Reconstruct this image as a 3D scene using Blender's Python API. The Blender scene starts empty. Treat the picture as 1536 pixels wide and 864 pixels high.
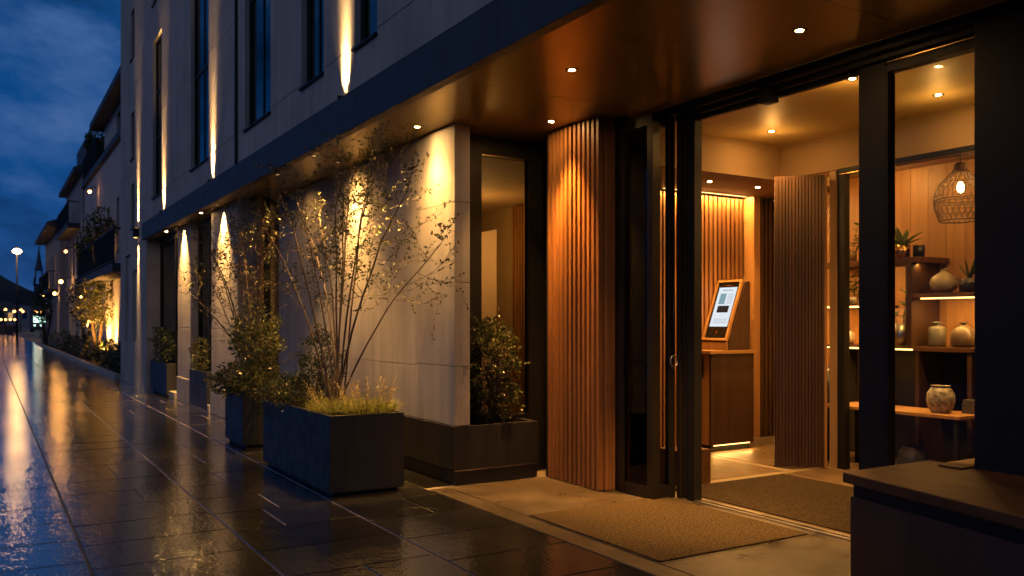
import bpy, math, random
from mathutils import Vector, Matrix, noise as mnoise
R = math.radians
PI = math.pi
sc = bpy.context.scene
C = sc.collection
rnd = random.Random(7)

# ------------------------------------------------------------------ helpers
class MB:
    """collects faces and links them as ONE mesh object (world coordinates)"""
    def __init__(s): s.v = []; s.f = []; s.sm = []
    def quad(s, *p, smooth=False):
        n = len(s.v); s.v += [tuple(q) for q in p]; s.f.append(tuple(range(n, n+len(p)))); s.sm.append(smooth); return s
    def box(s, x0, x1, y0, y1, z0, z1):
        n = len(s.v)
        s.v += [(x0,y0,z0),(x1,y0,z0),(x1,y1,z0),(x0,y1,z0),(x0,y0,z1),(x1,y0,z1),(x1,y1,z1),(x0,y1,z1)]
        for f in ((0,3,2,1),(4,5,6,7),(0,1,5,4),(1,2,6,5),(2,3,7,6),(3,0,4,7)):
            s.f.append(tuple(n+i for i in f)); s.sm.append(False)
        return s
    def obox(s, c, ux, uy, z0, z1, hx, hy):
        """box with horizontal axes ux, uy (unit 2-D) and half sizes"""
        n = len(s.v)
        for z in (z0, z1):
            for a, b in ((-1,-1),(1,-1),(1,1),(-1,1)):
                s.v.append((c[0]+ux[0]*hx*a+uy[0]*hy*b, c[1]+ux[1]*hx*a+uy[1]*hy*b, z))
        for f in ((0,3,2,1),(4,5,6,7),(0,1,5,4),(1,2,6,5),(2,3,7,6),(3,0,4,7)):
            s.f.append(tuple(n+i for i in f)); s.sm.append(False)
        return s
    def prism(s, poly, z0, z1):
        n = len(s.v); k = len(poly)
        s.v += [(x,y,z0) for x,y in poly] + [(x,y,z1) for x,y in poly]
        s.f.append(tuple(n+i for i in reversed(range(k)))); s.f.append(tuple(n+k+i for i in range(k)))
        for i in range(k): s.f.append((n+i, n+(i+1)%k, n+k+(i+1)%k, n+k+i))
        s.sm += [False]*(k+2); return s
    def prism_y(s, poly, y0, y1):
        """poly in (x,z), extruded along y"""
        n = len(s.v); k = len(poly)
        s.v += [(x,y0,z) for x,z in poly] + [(x,y1,z) for x,z in poly]
        s.f.append(tuple(n+i for i in range(k))); s.f.append(tuple(n+k+i for i in reversed(range(k))))
        for i in range(k): s.f.append((n+(i+1)%k, n+i, n+k+i, n+k+(i+1)%k))
        s.sm += [False]*(k+2); return s
    def lathe(s, prof, c, seg=24, smooth=True):
        """prof: (radius, z) list"""
        n = len(s.v)
        for r, z in prof:
            for i in range(seg):
                a = 2*PI*i/seg
                s.v.append((c[0]+r*math.cos(a), c[1]+r*math.sin(a), c[2]+z))
        for j in range(len(prof)-1):
            for i in range(seg):
                i2 = (i+1) % seg
                s.f.append((n+j*seg+i, n+j*seg+i2, n+(j+1)*seg+i2, n+(j+1)*seg+i)); s.sm.append(smooth)
        return s
    def tube(s, pts, rad, seg=6, smooth=True, cap=True):
        pts = [Vector(p) for p in pts]
        if not hasattr(rad, '__len__'): rad = [rad]*len(pts)
        n = len(s.v); prev = None
        for i, p in enumerate(pts):
            t = (pts[min(i+1, len(pts)-1)] - pts[max(i-1, 0)]).normalized()
            if prev is None:
                a = Vector((0,0,1)) if abs(t.z) < .9 else Vector((1,0,0))
                u = t.cross(a).normalized()
            else:
                u = (prev - t*prev.dot(t)).normalized()
            prev = u; w = t.cross(u)
            for k in range(seg):
                q = p + (u*math.cos(2*PI*k/seg) + w*math.sin(2*PI*k/seg))*rad[i]
                s.v.append(tuple(q))
        for i in range(len(pts)-1):
            for k in range(seg):
                k2 = (k+1) % seg
                s.f.append((n+i*seg+k, n+i*seg+k2, n+(i+1)*seg+k2, n+(i+1)*seg+k)); s.sm.append(smooth)
        if cap:
            s.f.append(tuple(n+k for k in reversed(range(seg)))); s.sm.append(False)
            m = n+(len(pts)-1)*seg
            s.f.append(tuple(m+k for k in range(seg))); s.sm.append(False)
        return s
    def leaf(s, p, d, nrm, L, W, fold=.18):
        d = d.normalized(); side = d.cross(nrm)
        if side.length < 1e-4: side = d.orthogonal()
        side.normalize(); nn = side.cross(d)
        n = len(s.v)
        mid = p + d*L*.45
        s.v += [tuple(p), tuple(mid+side*W*.5+nn*W*fold), tuple(p+d*L), tuple(mid-side*W*.5+nn*W*fold)]
        s.f += [(n,n+1,n+2),(n,n+2,n+3)]; s.sm += [False, False]
        return s
    def build(s, name, mat, parent=None, bevel=0, base=None):
        me = bpy.data.meshes.new(name)
        off = Vector((0,0,0))
        if parent is not None:
            q = parent
            while q is not None: off += q.location; q = q.parent
        elif base is not None: off = Vector(base)
        me.from_pydata([tuple(Vector(v)-off) for v in s.v], [], s.f)
        me.polygons.foreach_set('use_smooth', s.sm)
        me.materials.append(mat); me.update()
        o = bpy.data.objects.new(name, me); C.objects.link(o)
        if parent is not None: o.parent = parent
        else: o.location = off
        if bevel:
            b = o.modifiers.new('bevel', 'BEVEL'); b.width = bevel; b.segments = 2
            b.limit_method = 'ANGLE'; b.angle_limit = R(40)
        return o

def tag(o, label=None, cat=None, group=None, kind=None):
    if label: o['label'] = label
    if cat: o['category'] = cat
    if group: o['group'] = group
    if kind: o['kind'] = kind
    return o
def thing(name, label, cat, loc=(0,0,0), group=None):
    o = bpy.data.objects.new(name, None); C.objects.link(o); o.location = loc
    o.empty_display_size = .1
    return tag(o, label, cat, group)
def copy_tree(o, parent=None):
    c = o.copy(); C.objects.link(c)
    if parent is not None: c.parent = parent
    for ch in list(o.children): copy_tree(ch, c)
    return c

# ------------------------------------------------------------------ materials
def nt_new(name):
    m = bpy.data.materials.new(name); m.use_nodes = True
    nt = m.node_tree; nt.nodes.clear()
    out = nt.nodes.new('ShaderNodeOutputMaterial')
    return m, nt, out
def N(nt, t, **kw):
    n = nt.nodes.new(t)
    for k, v in kw.items():
        if k in n.inputs.keys() if hasattr(n.inputs, 'keys') else False: n.inputs[k].default_value = v
        else: setattr(n, k, v)
    return n
def L(nt, a, b): nt.links.new(a, b)
def ramp(nt, fac, stops):
    r = nt.nodes.new('ShaderNodeValToRGB'); cr = r.color_ramp
    while len(cr.elements) < len(stops): cr.elements.new(.5)
    for e, (p, c) in zip(cr.elements, stops):
        e.position = p; e.color = (*c, 1) if len(c) == 3 else c
    L(nt, fac, r.inputs[0]); return r.outputs[0]
def coords(nt, scale=(1,1,1), kind='Object'):
    tc = nt.nodes.new('ShaderNodeTexCoord'); mp = nt.nodes.new('ShaderNodeMapping')
    mp.inputs['Scale'].default_value = scale
    L(nt, tc.outputs[kind], mp.inputs[0]); return mp.outputs[0]
def nz(nt, vec, scale, detail=4, rough=.55):
    n = nt.nodes.new('ShaderNodeTexNoise'); n.inputs['Scale'].default_value = scale
    n.inputs['Detail'].default_value = detail; n.inputs['Roughness'].default_value = rough
    L(nt, vec, n.inputs['Vector']); return n.outputs['Fac']
def mat(name, c0, c1=None, scale=4, stretch=(1,1,1), rough=.6, rough1=None, metal=0, bump=0, bscale=None, detail=5,
        coat=0, spec=.5, island=0, contrast=.25, streak=0):
    m, nt, out = nt_new(name)
    b = nt.nodes.new('ShaderNodeBsdfPrincipled'); L(nt, b.outputs[0], out.inputs[0])
    v = coords(nt, stretch)
    f = nz(nt, v, scale, detail)
    col = ramp(nt, f, [(.5-contrast, c0), (.5+contrast, c1 or c0)])
    if island:
        g = nt.nodes.new('ShaderNodeNewGeometry')
        hs = nt.nodes.new('ShaderNodeHueSaturation')
        mr = nt.nodes.new('ShaderNodeMapRange'); mr.inputs['To Min'].default_value = 1-island; mr.inputs['To Max'].default_value = 1+island
        L(nt, g.outputs['Random Per Island'], mr.inputs[0]); L(nt, mr.outputs[0], hs.inputs['Value']); L(nt, col, hs.inputs['Color'])
        col = hs.outputs[0]
    if streak:
        v2 = coords(nt, (7, 7, .35)); v3 = coords(nt, (.9, .9, .9))
        sr = ramp(nt, nz(nt, v2, 1.0, 5, .6), [(.42, (1-streak,)*3), (.62, (1,1,1))])
        s2 = ramp(nt, nz(nt, v3, 1.3, 5, .6), [(.35, (1-streak*.8,)*3), (.6, (1,1,1))])
        for q in (sr, s2):
            mm = nt.nodes.new('ShaderNodeMix'); mm.data_type = 'RGBA'; mm.blend_type = 'MULTIPLY'; mm.inputs[0].default_value = 1.0
            L(nt, col, mm.inputs[6]); L(nt, q, mm.inputs[7]); col = mm.outputs[2]
    L(nt, col, b.inputs['Base Color'])
    b.inputs['Metallic'].default_value = metal; b.inputs['Roughness'].default_value = rough
    b.inputs['Specular IOR Level'].default_value = spec
    if coat: b.inputs['Coat Weight'].default_value = coat; b.inputs['Coat Roughness'].default_value = .15
    if rough1 is not None:
        mr = nt.nodes.new('ShaderNodeMapRange'); mr.inputs['From Min'].default_value = .3; mr.inputs['From Max'].default_value = .7
        mr.inputs['To Min'].default_value = rough; mr.inputs['To Max'].default_value = rough1
        L(nt, nz(nt, v, scale*1.7, 4), mr.inputs[0]); L(nt, mr.outputs[0], b.inputs['Roughness'])
    if bump:
        bp = nt.nodes.new('ShaderNodeBump'); bp.inputs['Strength'].default_value = bump; bp.inputs['Distance'].default_value = .01
        L(nt, nz(nt, v, bscale or scale*6, 6), bp.inputs['Height']); L(nt, bp.outputs[0], b.inputs['Normal'])
    return m
def emit(name, col, strength):
    m, nt, out = nt_new(name)
    e = nt.nodes.new('ShaderNodeEmission'); e.inputs[0].default_value = (*col, 1); e.inputs[1].default_value = strength
    L(nt, e.outputs[0], out.inputs[0]); return m
def glass_mat(name, ior=1.5, tint=(.92,.95,.94), rough=.0):
    m, nt, out = nt_new(name)
    tr = nt.nodes.new('ShaderNodeBsdfTransparent'); tr.inputs[0].default_value = (*tint, 1)
    gl = nt.nodes.new('ShaderNodeBsdfGlossy'); gl.inputs['Roughness'].default_value = rough
    fr = nt.nodes.new('ShaderNodeFresnel'); fr.inputs[0].default_value = ior
    mx = nt.nodes.new('ShaderNodeMixShader')
    L(nt, fr.outputs[0], mx.inputs[0]); L(nt, tr.outputs[0], mx.inputs[1]); L(nt, gl.outputs[0], mx.inputs[2]); L(nt, mx.outputs[0], out.inputs[0])
    return m
def leaf_mat(name, c0, c1, rough=.35, trans=.35):
    m, nt, out = nt_new(name)
    g = nt.nodes.new('ShaderNodeNewGeometry')
    col = ramp(nt, g.outputs['Random Per Island'], [(0, c0), (.75, c1), (1, tuple(min(1, x*1.5) for x in c1))])
    b = nt.nodes.new('ShaderNodeBsdfPrincipled'); b.inputs['Roughness'].default_value = rough; L(nt, col, b.inputs['Base Color'])
    t = nt.nodes.new('ShaderNodeBsdfTranslucent'); L(nt, col, t.inputs[0])
    mx = nt.nodes.new('ShaderNodeMixShader'); mx.inputs[0].default_value = trans
    L(nt, b.outputs[0], mx.inputs[1]); L(nt, t.outputs[0], mx.inputs[2]); L(nt, mx.outputs[0], out.inputs[0])
    return m

M = {}
M['stone'] = mat('stone', (.40,.375,.345), (.52,.49,.45), 1.6, rough=.72, bump=.22, bscale=26, contrast=.22, streak=.16)
M['stone_far'] = mat('stone_far', (.36,.35,.34), (.44,.43,.42), 1.2, rough=.8)
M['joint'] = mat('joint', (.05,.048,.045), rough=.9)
M['fascia'] = mat('fascia', (.042,.042,.045), (.055,.055,.06), 3, rough=.5, rough1=.62, metal=0)
M['bronze'] = mat('bronze', (.47,.34,.12), (.56,.41,.15), 1.2, (1,.35,1), rough=.27, metal=.5)
M['interior_ceiling'] = mat('interior_ceiling', (.44,.31,.12), (.56,.40,.16), 3, (1,.25,1), rough=.48, rough1=.6, metal=.15)
M['black_metal'] = mat('black_metal', (.008,.008,.008), (.013,.012,.012), 6, rough=.45, rough1=.6, spec=.3)
M['bronze_metal'] = mat('bronze_metal', (.030,.024,.019), (.045,.036,.028), 6, rough=.3, rough1=.42, metal=.6)
M['planter'] = mat('planter', (.020,.023,.028), (.029,.032,.038), 5, rough=.42, rough1=.66, bump=.05, bscale=60, streak=.3)
M['plinth'] = mat('plinth', (.016,.0155,.016), (.024,.023,.023), 3, (1,1,.4), rough=.5, rough1=.65, bump=.06, streak=.35)
M['cedar'] = mat('cedar', (.19,.076,.023), (.33,.145,.047), 5, (3,3,.25), rough=.42, rough1=.55, bump=.05, bscale=30, island=.18)
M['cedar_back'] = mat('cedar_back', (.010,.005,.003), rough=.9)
M['oak'] = mat('oak', (.31,.145,.045), (.44,.225,.08), 5, (3,3,.25), rough=.4, rough1=.5, bump=.04, bscale=30, island=.12)
M['oak_flat'] = mat('oak_flat', (.33,.16,.05), (.45,.235,.08), 5, (2,.3,2), rough=.36, rough1=.45)
M['walnut'] = mat('walnut', (.055,.024,.010), (.14,.062,.026), 5, (2.4,.22,2.4), rough=.48, rough1=.6, spec=.25, bump=.05, bscale=24)
M['walnut_v'] = mat('walnut_v', (.040,.018,.0075), (.076,.034,.014), 5, (2.6,2.6,.22), rough=.4, rough1=.52, bump=.04, bscale=24, island=.1)
M['plaster'] = mat('plaster', (.30,.19,.09), (.36,.23,.11), 2, rough=.75, bump=.03, bscale=50)
M['int_floor'] = mat('int_floor', (.11,.07,.036), (.18,.118,.064), 2.5, rough=.26, rough1=.45, bump=.03)
M['int_strip'] = mat('int_strip', (.28,.21,.13), (.34,.26,.165), 4, rough=.4)
M['mat_out'] = mat('mat_out', (.018,.012,.007), (.16,.11,.058), 75, rough=.95, bump=1.0, bscale=160, detail=2, spec=.1, contrast=.2)
M['mat_in'] = mat('mat_in', (.022,.015,.009), (.07,.047,.026), 50, rough=.95, bump=.8, bscale=160, detail=2, spec=.1, contrast=.2)
M['steel'] = mat('steel', (.55,.5,.43), rough=.28, rough1=.4, metal=1, c1=(.62,.57,.5))
M['brass'] = mat('brass', (.62,.38,.14), (.7,.44,.18), rough=.25, metal=1)
M['soil'] = mat('soil', (.018,.012,.008), (.035,.024,.016), 30, rough=.95, bump=.8)
M['bark'] = mat('bark', (.075,.048,.028), (.15,.10,.06), 18, (1,1,.3), rough=.75, bump=.4)
M['rattan'] = mat('rattan', (.10,.055,.022), (.17,.095,.04), 40, rough=.55)
M['ceramic_pale'] = mat('ceramic_pale', (.34,.275,.19), (.44,.36,.26), 6, rough=.3, bump=.05)
M['ceramic_grey'] = mat('ceramic_grey', (.13,.115,.09), (.22,.19,.15), 7, rough=.32, bump=.06)
M['ceramic_brown'] = mat('ceramic_brown', (.11,.068,.036), (.22,.15,.09), 7, (1,1,3), rough=.3, bump=.06)
M['ceramic_dark'] = mat('ceramic_dark', (.055,.048,.042), (.10,.088,.075), 6, rough=.3, bump=.05)
M['ceramic_speckle'] = mat('ceramic_speckle', (.13,.10,.07), (.42,.35,.27), 26, rough=.35, bump=.4, bscale=40, contrast=.12)
M['pot_black'] = mat('pot_black', (.015,.014,.013), (.025,.022,.02), rough=.3)
M['glass'] = glass_mat('glass', 1.2)
M['glass_dark'] = glass_mat('glass_dark', 1.5, (.55,.52,.5))
M['glass_sky'] = glass_mat('glass_sky', 3.0, (.35,.38,.42))
M['screen_black'] = mat('screen_black', (.008,.007,.006), rough=.12)
M['slate'] = mat('slate', (.03,.032,.038), (.05,.052,.06), 3, rough=.6)
M['render_wall'] = mat('render_wall', (.40,.385,.39), (.48,.465,.47), 1.2, rough=.85)
M['render_dark'] = mat('render_dark', (.27,.265,.27), (.34,.33,.335), 1.2, rough=.85)
M['dark_window'] = glass_mat('dark_window', 1.8, (.12,.12,.13))
M['leaf_airy'] = leaf_mat('leaf_airy', (.030,.038,.012), (.080,.086,.026), .55, .15)
M['leaf_bush'] = leaf_mat('leaf_bush', (.035,.050,.015), (.10,.105,.030), .28, .25)
M['leaf_dark'] = leaf_mat('leaf_dark', (.02,.032,.012), (.055,.075,.025), .4, .2)
M['leaf_grass'] = leaf_mat('leaf_grass', (.10,.13,.03), (.28,.27,.075), .4, .4)
M['leaf_seed'] = leaf_mat('leaf_seed', (.30,.22,.08), (.5,.4,.18), .5, .4)
M['leaf_pot'] = leaf_mat('leaf_pot', (.04,.075,.02), (.11,.15,.04), .25, .3)
WARM = (1.0, .50, .125); WARM2 = (1.0, .56, .20); AMBER = (1.0, .43, .085)
LM = 3.3
M['lens'] = emit('lens', (1, .54, .18), 1300)
M['lens_off'] = emit('lens_off', (1, .6, .25), 1.2)
M['led'] = emit('led', (1, .50, .15), 5)
M['bulb'] = emit('bulb', (1, .56, .20), 55)
M['lamp_head'] = emit('lamp_head', (1, .47, .16), 45)
M['lamp_orange'] = emit('lamp_orange', (1, .40, .10), 30)
M['bulb_far'] = emit('bulb_far', (1, .40, .11), 9)
M['green_lit'] = emit('green_lit', (.55, .9, .75), 3.0)
M['warm_pane'] = emit('warm_pane', (1, .55, .2), .55)

# wet paving: dark stone with a water film; the film pools here and there
def wet_mat(name, island=True):
    m, nt, out = nt_new(name)
    b = nt.nodes.new('ShaderNodeBsdfPrincipled'); L(nt, b.outputs[0], out.inputs[0])
    v = coords(nt)
    f = nz(nt, v, 2.2, 6, .6)
    col = ramp(nt, f, [(.3, (.012,.012,.013)), (.7, (.040,.037,.034))])
    if island:
        g = nt.nodes.new('ShaderNodeNewGeometry'); hs = nt.nodes.new('ShaderNodeHueSaturation')
        mr = nt.nodes.new('ShaderNodeMapRange'); mr.inputs['To Min'].default_value = .65; mr.inputs['To Max'].default_value = 1.4
        L(nt, g.outputs['Random Per Island'], mr.inputs[0]); L(nt, mr.outputs[0], hs.inputs['Value']); L(nt, col, hs.inputs['Color']); col = hs.outputs[0]
    L(nt, col, b.inputs['Base Color'])
    pud = nz(nt, v, .75, 4, .6)
    r = ramp(nt, pud, [(.36, (.045,)*3), (.55, (.10,)*3), (.74, (.23,)*3)])
    if island:
        mr2 = nt.nodes.new('ShaderNodeMapRange'); mr2.inputs['To Min'].default_value = .6; mr2.inputs['To Max'].default_value = 1.3
        L(nt, g.outputs['Random Per Island'], mr2.inputs[0])
        ml = nt.nodes.new('ShaderNodeMath'); ml.operation = 'MULTIPLY'; L(nt, r, ml.inputs[0]); L(nt, mr2.outputs[0], ml.inputs[1]); r = ml.outputs[0]
    L(nt, r, b.inputs['Roughness'])
    b.inputs['Specular IOR Level'].default_value = .62
    b.inputs['Coat Weight'].default_value = 1.0; b.inputs['Coat Roughness'].default_value = .06; b.inputs['Coat IOR'].default_value = 1.5
    b1 = nt.nodes.new('ShaderNodeBump'); b1.inputs['Strength'].default_value = .19; b1.inputs['Distance'].default_value = .012
    L(nt, nz(nt, v, 30, 3, .6), b1.inputs['Height'])
    b2 = nt.nodes.new('ShaderNodeBump'); b2.inputs['Strength'].default_value = .10; b2.inputs['Distance'].default_value = .03
    L(nt, nz(nt, v, 5, 3, .5), b2.inputs['Height']); L(nt, b1.outputs[0], b2.inputs['Normal'])
    L(nt, b2.outputs[0], b.inputs['Normal']); L(nt, b2.outputs[0], b.inputs['Coat Normal'])
    return m
M['wet'] = wet_mat('wet_paving')
M['wet_far'] = wet_mat('wet_street', False)
M['apron'] = mat('apron', (.036,.027,.018), (.125,.094,.062), 1.5, rough=.22, rough1=.6, bump=.25, bscale=24, contrast=.2, detail=8)
M['grout'] = mat('grout', (.16,.135,.10), (.26,.215,.16), 20, rough=.7)

# ------------------------------------------------------------------ lights
def spot(name, loc, target, power, angle=60, blend=.6, col=WARM, size=.03, parent=None):
    d = bpy.data.lights.new(name, 'SPOT'); d.energy = power*LM; d.spot_size = R(angle); d.spot_blend = blend
    d.color = col; d.shadow_soft_size = size
    o = bpy.data.objects.new(name, d); C.objects.link(o)
    o.rotation_euler = (Vector(target)-Vector(loc)).to_track_quat('-Z', 'Y').to_euler()
    if parent is not None: o.parent = parent; o.location = Vector(loc)-parent.location
    else: o.location = loc
    return o
def point(name, loc, power, col=WARM, size=.05, parent=None):
    d = bpy.data.lights.new(name, 'POINT'); d.energy = power*LM; d.color = col; d.shadow_soft_size = size
    o = bpy.data.objects.new(name, d); C.objects.link(o)
    o.location = Vector(loc) - (parent.location if parent is not None else Vector((0,0,0)))
    if parent is not None: o.parent = parent
    return o
def strip_light(name, loc, sx, sy, power, rot, col=WARM, parent=None):
    d = bpy.data.lights.new(name, 'AREA'); d.shape = 'RECTANGLE'; d.size = sx; d.size_y = sy; d.energy = power*LM; d.color = col
    o = bpy.data.objects.new(name, d); C.objects.link(o); o.rotation_euler = rot
    o.location = Vector(loc) - (parent.location if parent is not None else Vector((0,0,0)))
    if parent is not None: o.parent = parent
    return o

# ------------------------------------------------------------------ setting: ground
g = MB(); g.quad((-400,-40,-.0075),(400,-40,-.0075),(400,1500,-.0075),(-400,1500,-.0075))
tag(g.build('ground', M['grout']), kind='structure')
s = MB(); s.box(-9, 2.7, 68.0, 900, -.045, -.004)
tag(s.build('street', M['wet_far']), kind='structure')
pv = MB(); pr = random.Random(3)
xe = [-9.4,-8.5,-7.6,-6.7,-5.8,-4.9,-4.0,-3.1,-2.2,-1.3,-.4,.5,1.4,2.3,3.15]
cols = [(xe[i], xe[i+1], -3.0, 68.0) for i in range(len(xe)-1)] + [(3.15, 3.43, 6.52, 24.0)]
for (xa, xb, y0, y1) in cols:
    y = y0 + pr.uniform(-.1, .1) if xa > 3 else y0 + pr.choice((0, .32, .2)); k = 0
    while y < y1:
        ln = .60 if pr.random() > .06 else .9
        cuts = [(xa, xb)]
        if pr.random() < .42 and xb-xa > .5: xm = (xa+xb)/2 + pr.uniform(-.1,.1); cuts = [(xa, xm), (xm, xb)]
        for (a, b_) in cuts:
            gp = .007
            h = pr.uniform(-.0014, .0); tx = pr.uniform(-1,1)*.003; ty = pr.uniform(-1,1)*.0034
            def zz(x, yy): return h + tx*(x-(a+b_)/2) + ty*(yy-y-ln/2)
            A = [(a+gp,y+gp),(b_-gp,y+gp),(b_-gp,y+ln-gp),(a+gp,y+ln-gp)]
            e = .0025
            B = [(a+gp+e,y+gp+e),(b_-gp-e,y+gp+e),(b_-gp-e,y+ln-gp-e),(a+gp+e,y+ln-gp-e)]
            n = len(pv.v)
            pv.v += [(x,yy,-.03) for x,yy in A] + [(x,yy,zz(x,yy)-.004) for x,yy in A] + [(x,yy,zz(x,yy)) for x,yy in B]
            pv.f.append((n+8,n+9,n+10,n+11)); pv.sm.append(False)
            for q in range(4):
                q2 = (q+1) % 4
                pv.f += [(n+q,n+q2,n+4+q2,n+4+q),(n+4+q,n+4+q2,n+8+q2,n+8+q)]; pv.sm += [False, False]
        y += ln; k += 1
tag(pv.build('pavement', M['wet']), kind='structure')
ap = MB()
for (xa, xb, ya, yb) in ((3.15,3.32,-3,6.5),(3.326,4.70,-3,1.2),(3.326,4.70,1.206,3.80),(3.326,4.70,3.806,5.26),(3.326,4.70,5.266,6.5)):
    ap.box(xa+.003, xb-.003, ya, yb, -.03, .004)
tag(ap.build('entrance_paving', M['apron'], bevel=.003), kind='structure')

# ------------------------------------------------------------------ the main building
B = thing('stone_building', 'long pale stone building with a dark steel canopy over its lit glazed entrance', 'building', (3.4, 6.0, 0))

def wall_grid(mb, X, depth, ys, zs, openings, joints_y=(), joints_z=(), gap=.004, back=True):
    """front face in plane x=X (facing -x) with openings (y0,y1,z0,z1); reveals go to x=X+depth"""
    Y = sorted(set([ys[0], ys[1]] + [o[0] for o in openings] + [o[1] for o in openings] + list(joints_y)))
    Z = sorted(set([zs[0], zs[1]] + [o[2] for o in openings] + [o[3] for o in openings] + list(joints_z)))
    def inside(y, z): return any(o[0] < y < o[1] and o[2] < z < o[3] for o in openings)
    for i in range(len(Y)-1):
        for j in range(len(Z)-1):
            y0, y1, z0, z1 = Y[i], Y[i+1], Z[j], Z[j+1]
            if inside((y0+y1)/2, (z0+z1)/2): continue
            a0 = y0+(gap if y0 in joints_y else 0); a1 = y1-(gap if y1 in joints_y else 0)
            b0 = z0+(gap if z0 in joints_z else 0); b1 = z1-(gap if z1 in joints_z else 0)
            mb.quad((X,a1,b0),(X,a0,b0),(X,a0,b1),(X,a1,b1))
            if y0 in joints_y: mb.quad((X,a0,b0),(X,y0,b0),(X+.012,y0,b0),(X+.012,a0,b0)); mb.quad((X,a0,b0),(X+.012,a0,b0),(X+.012,a0,b1),(X,a0,b1))
            if y1 in joints_y: mb.quad((X,a1,b1),(X+.012,a1,b1),(X+.012,a1,b0),(X,a1,b0))
            if z0 in joints_z: mb.quad((X,a0,b0),(X+.012,a0,b0),(X+.012,a1,b0),(X,a1,b0))
            if z1 in joints_z: mb.quad((X,a0,b1),(X,a1,b1),(X+.012,a1,b1),(X+.012,a0,b1))
            mb.quad((X+.0125,y1,z0),(X+.0125,y0,z0),(X+.0125,y0,z1),(X+.0125,y1,z1))
            mb.quad((X+depth,y0,z0),(X+depth,y1,z0),(X+depth,y1,z1),(X+depth,y0,z1))
    for (y0,y1,z0,z1) in openings:
        x0, x1 = X, X+depth
        mb.quad((x0,y0,z0),(x0,y0,z1),(x1,y0,z1),(x1,y0,z0)); mb.quad((x0,y1,z0),(x1,y1,z0),(x1,y1,z1),(x0,y1,z1))
        mb.quad((x0,y0,z0),(x1,y0,z0),(x1,y1,z0),(x0,y1,z0)); mb.quad((x0,y0,z1),(x0,y1,z1),(x1,y1,z1),(x1,y0,z1))

FX = 2.79       # upper facade plane
TOP = 13.5
# upper windows: y0, y1, z0, z1, transoms
wins = [(6.76,7.28,3.82,7.0,(4.45,5.4)), (8.1,8.8,3.82,7.0,(5.4,)), (9.94,11.1,3.82,7.0,(5.45,)), (13.2,14.5,3.82,7.0,(5.3,)),
        (17.2,18.2,3.82,6.9,(5.0,5.9)),
        (20.7,21.25,3.5,4.5,()), (20.7,21.25,5.05,6.1,()), (20.7,21.25,7.3,8.4,()),
        (3.6,4.9,3.82,7.0,(5.3,)), (1.0,2.4,3.82,7.0,(5.3,)),
        (8.1,8.8,8.0,11.0,()), (9.94,11.1,8.0,11.0,(9.4,)), (13.2,14.5,8.0,11.0,(9.4,)), (17.2,18.2,7.6,11.0,(9.4,)), (20.7,21.25,9.4,10.8,())]
panels_low = [(20.35,21.0,.95,2.55), (21.35,22.2,.95,2.95)]     # blind recessed panels in the far bay
uw = MB()
ops_low = [(o[0],o[1],o[2],o[3]) for o in panels_low]
wall_grid(uw, FX, .30, (-3.0, 19.0), (3.42, TOP), [w[:4] for w in wins if w[1] < 19], joints_y=(-.5,2.9,5.75,8.45,11.5,15.6), joints_z=(3.86,5.36,7.1,7.9,9.5))
wall_grid(uw, FX, .30, (19.0, 23.0), (0, TOP), [w[:4] for w in wins if w[1] > 19] + ops_low, joints_y=(20.0,), joints_z=(.62,1.9,3.1,4.75,6.6,8.9))
uw.quad((FX,23,0),(FX,23,TOP),(9.5,23,TOP),(9.5,23,0))            # far end wall
uw.quad((FX,-3,3.42),(9.5,-3,3.42),(9.5,-3,TOP),(FX,-3,TOP))
uw.quad((9.5,-3,3.42),(9.5,23,3.42),(9.5,23,TOP),(9.5,-3,TOP))
for (y0,y1,z0,z1) in ops_low: uw.box(FX+.06, FX+.29, y0, y1, z0, z1)
# return of the far bay under the canopy
uw.box(FX+.001, 3.14, 18.999, 19.02, 0, 3.42)
uw.build('upper_wall', M['stone'], B)
rf = MB(); rf.box(FX-.12, 9.6, -3.1, 23.1, TOP, TOP+.3); rf.build('roof', M['slate'], B)
# downpipe and shadow joint
dp = MB(); dp.box(FX-.03, FX-.003, 11.46, 11.53, 3.45, TOP-.05); dp.build('downpipe', M['black_metal'], B)
sill_n = 0
lit_win = 0
for i, (y0,y1,z0,z1,tr) in enumerate(wins):
    f = MB(); x0 = FX+.055; x1 = FX+.115; t = .04
    f.box(x0,x1,y0,y0+t,z0,z1); f.box(x0,x1,y1-t*2.2,y1,z0,z1); f.box(x0,x1,y0+t,y1-t*2.2,z0,z0+.06); f.box(x0,x1,y0+t,y1-t*2.2,z1-.06,z1)
    for zt in tr: f.box(x0+.005,x1-.005,y0+t,y1-t*2.2,zt-.03,zt+.03)
    if y1-y0 > .6: ym = y0+(y1-y0)*.46; f.box(x0+.008,x1-.008,ym-.025,ym+.025,z0+.06,z1-.06)
    w = f.build('window', M['black_metal'], B)
    p = MB(); p.box(x0+.018,x0+.024,y0+t,y1-t*2.2,z0+.06,z1-.06); p.build('pane', M['glass_sky'], w)
    sl = MB(); sl.box(FX-.03,FX+.053,y0-.01,y1+.01,z0-.022,z0-.001); sl.build('sill', M['black_metal'], w)
# dark rooms behind upper windows
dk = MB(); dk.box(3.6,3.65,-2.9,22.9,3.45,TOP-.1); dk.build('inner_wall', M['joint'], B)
# lit room behind the nearest window
lr = MB(); lr.box(3.45,3.5,6.4,7.6,3.5,4.62); lr.build('room_wall', M['plaster'], B)
lp = point('room_lamp', (3.2,7.5,4.3), 40, WARM2)

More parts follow.
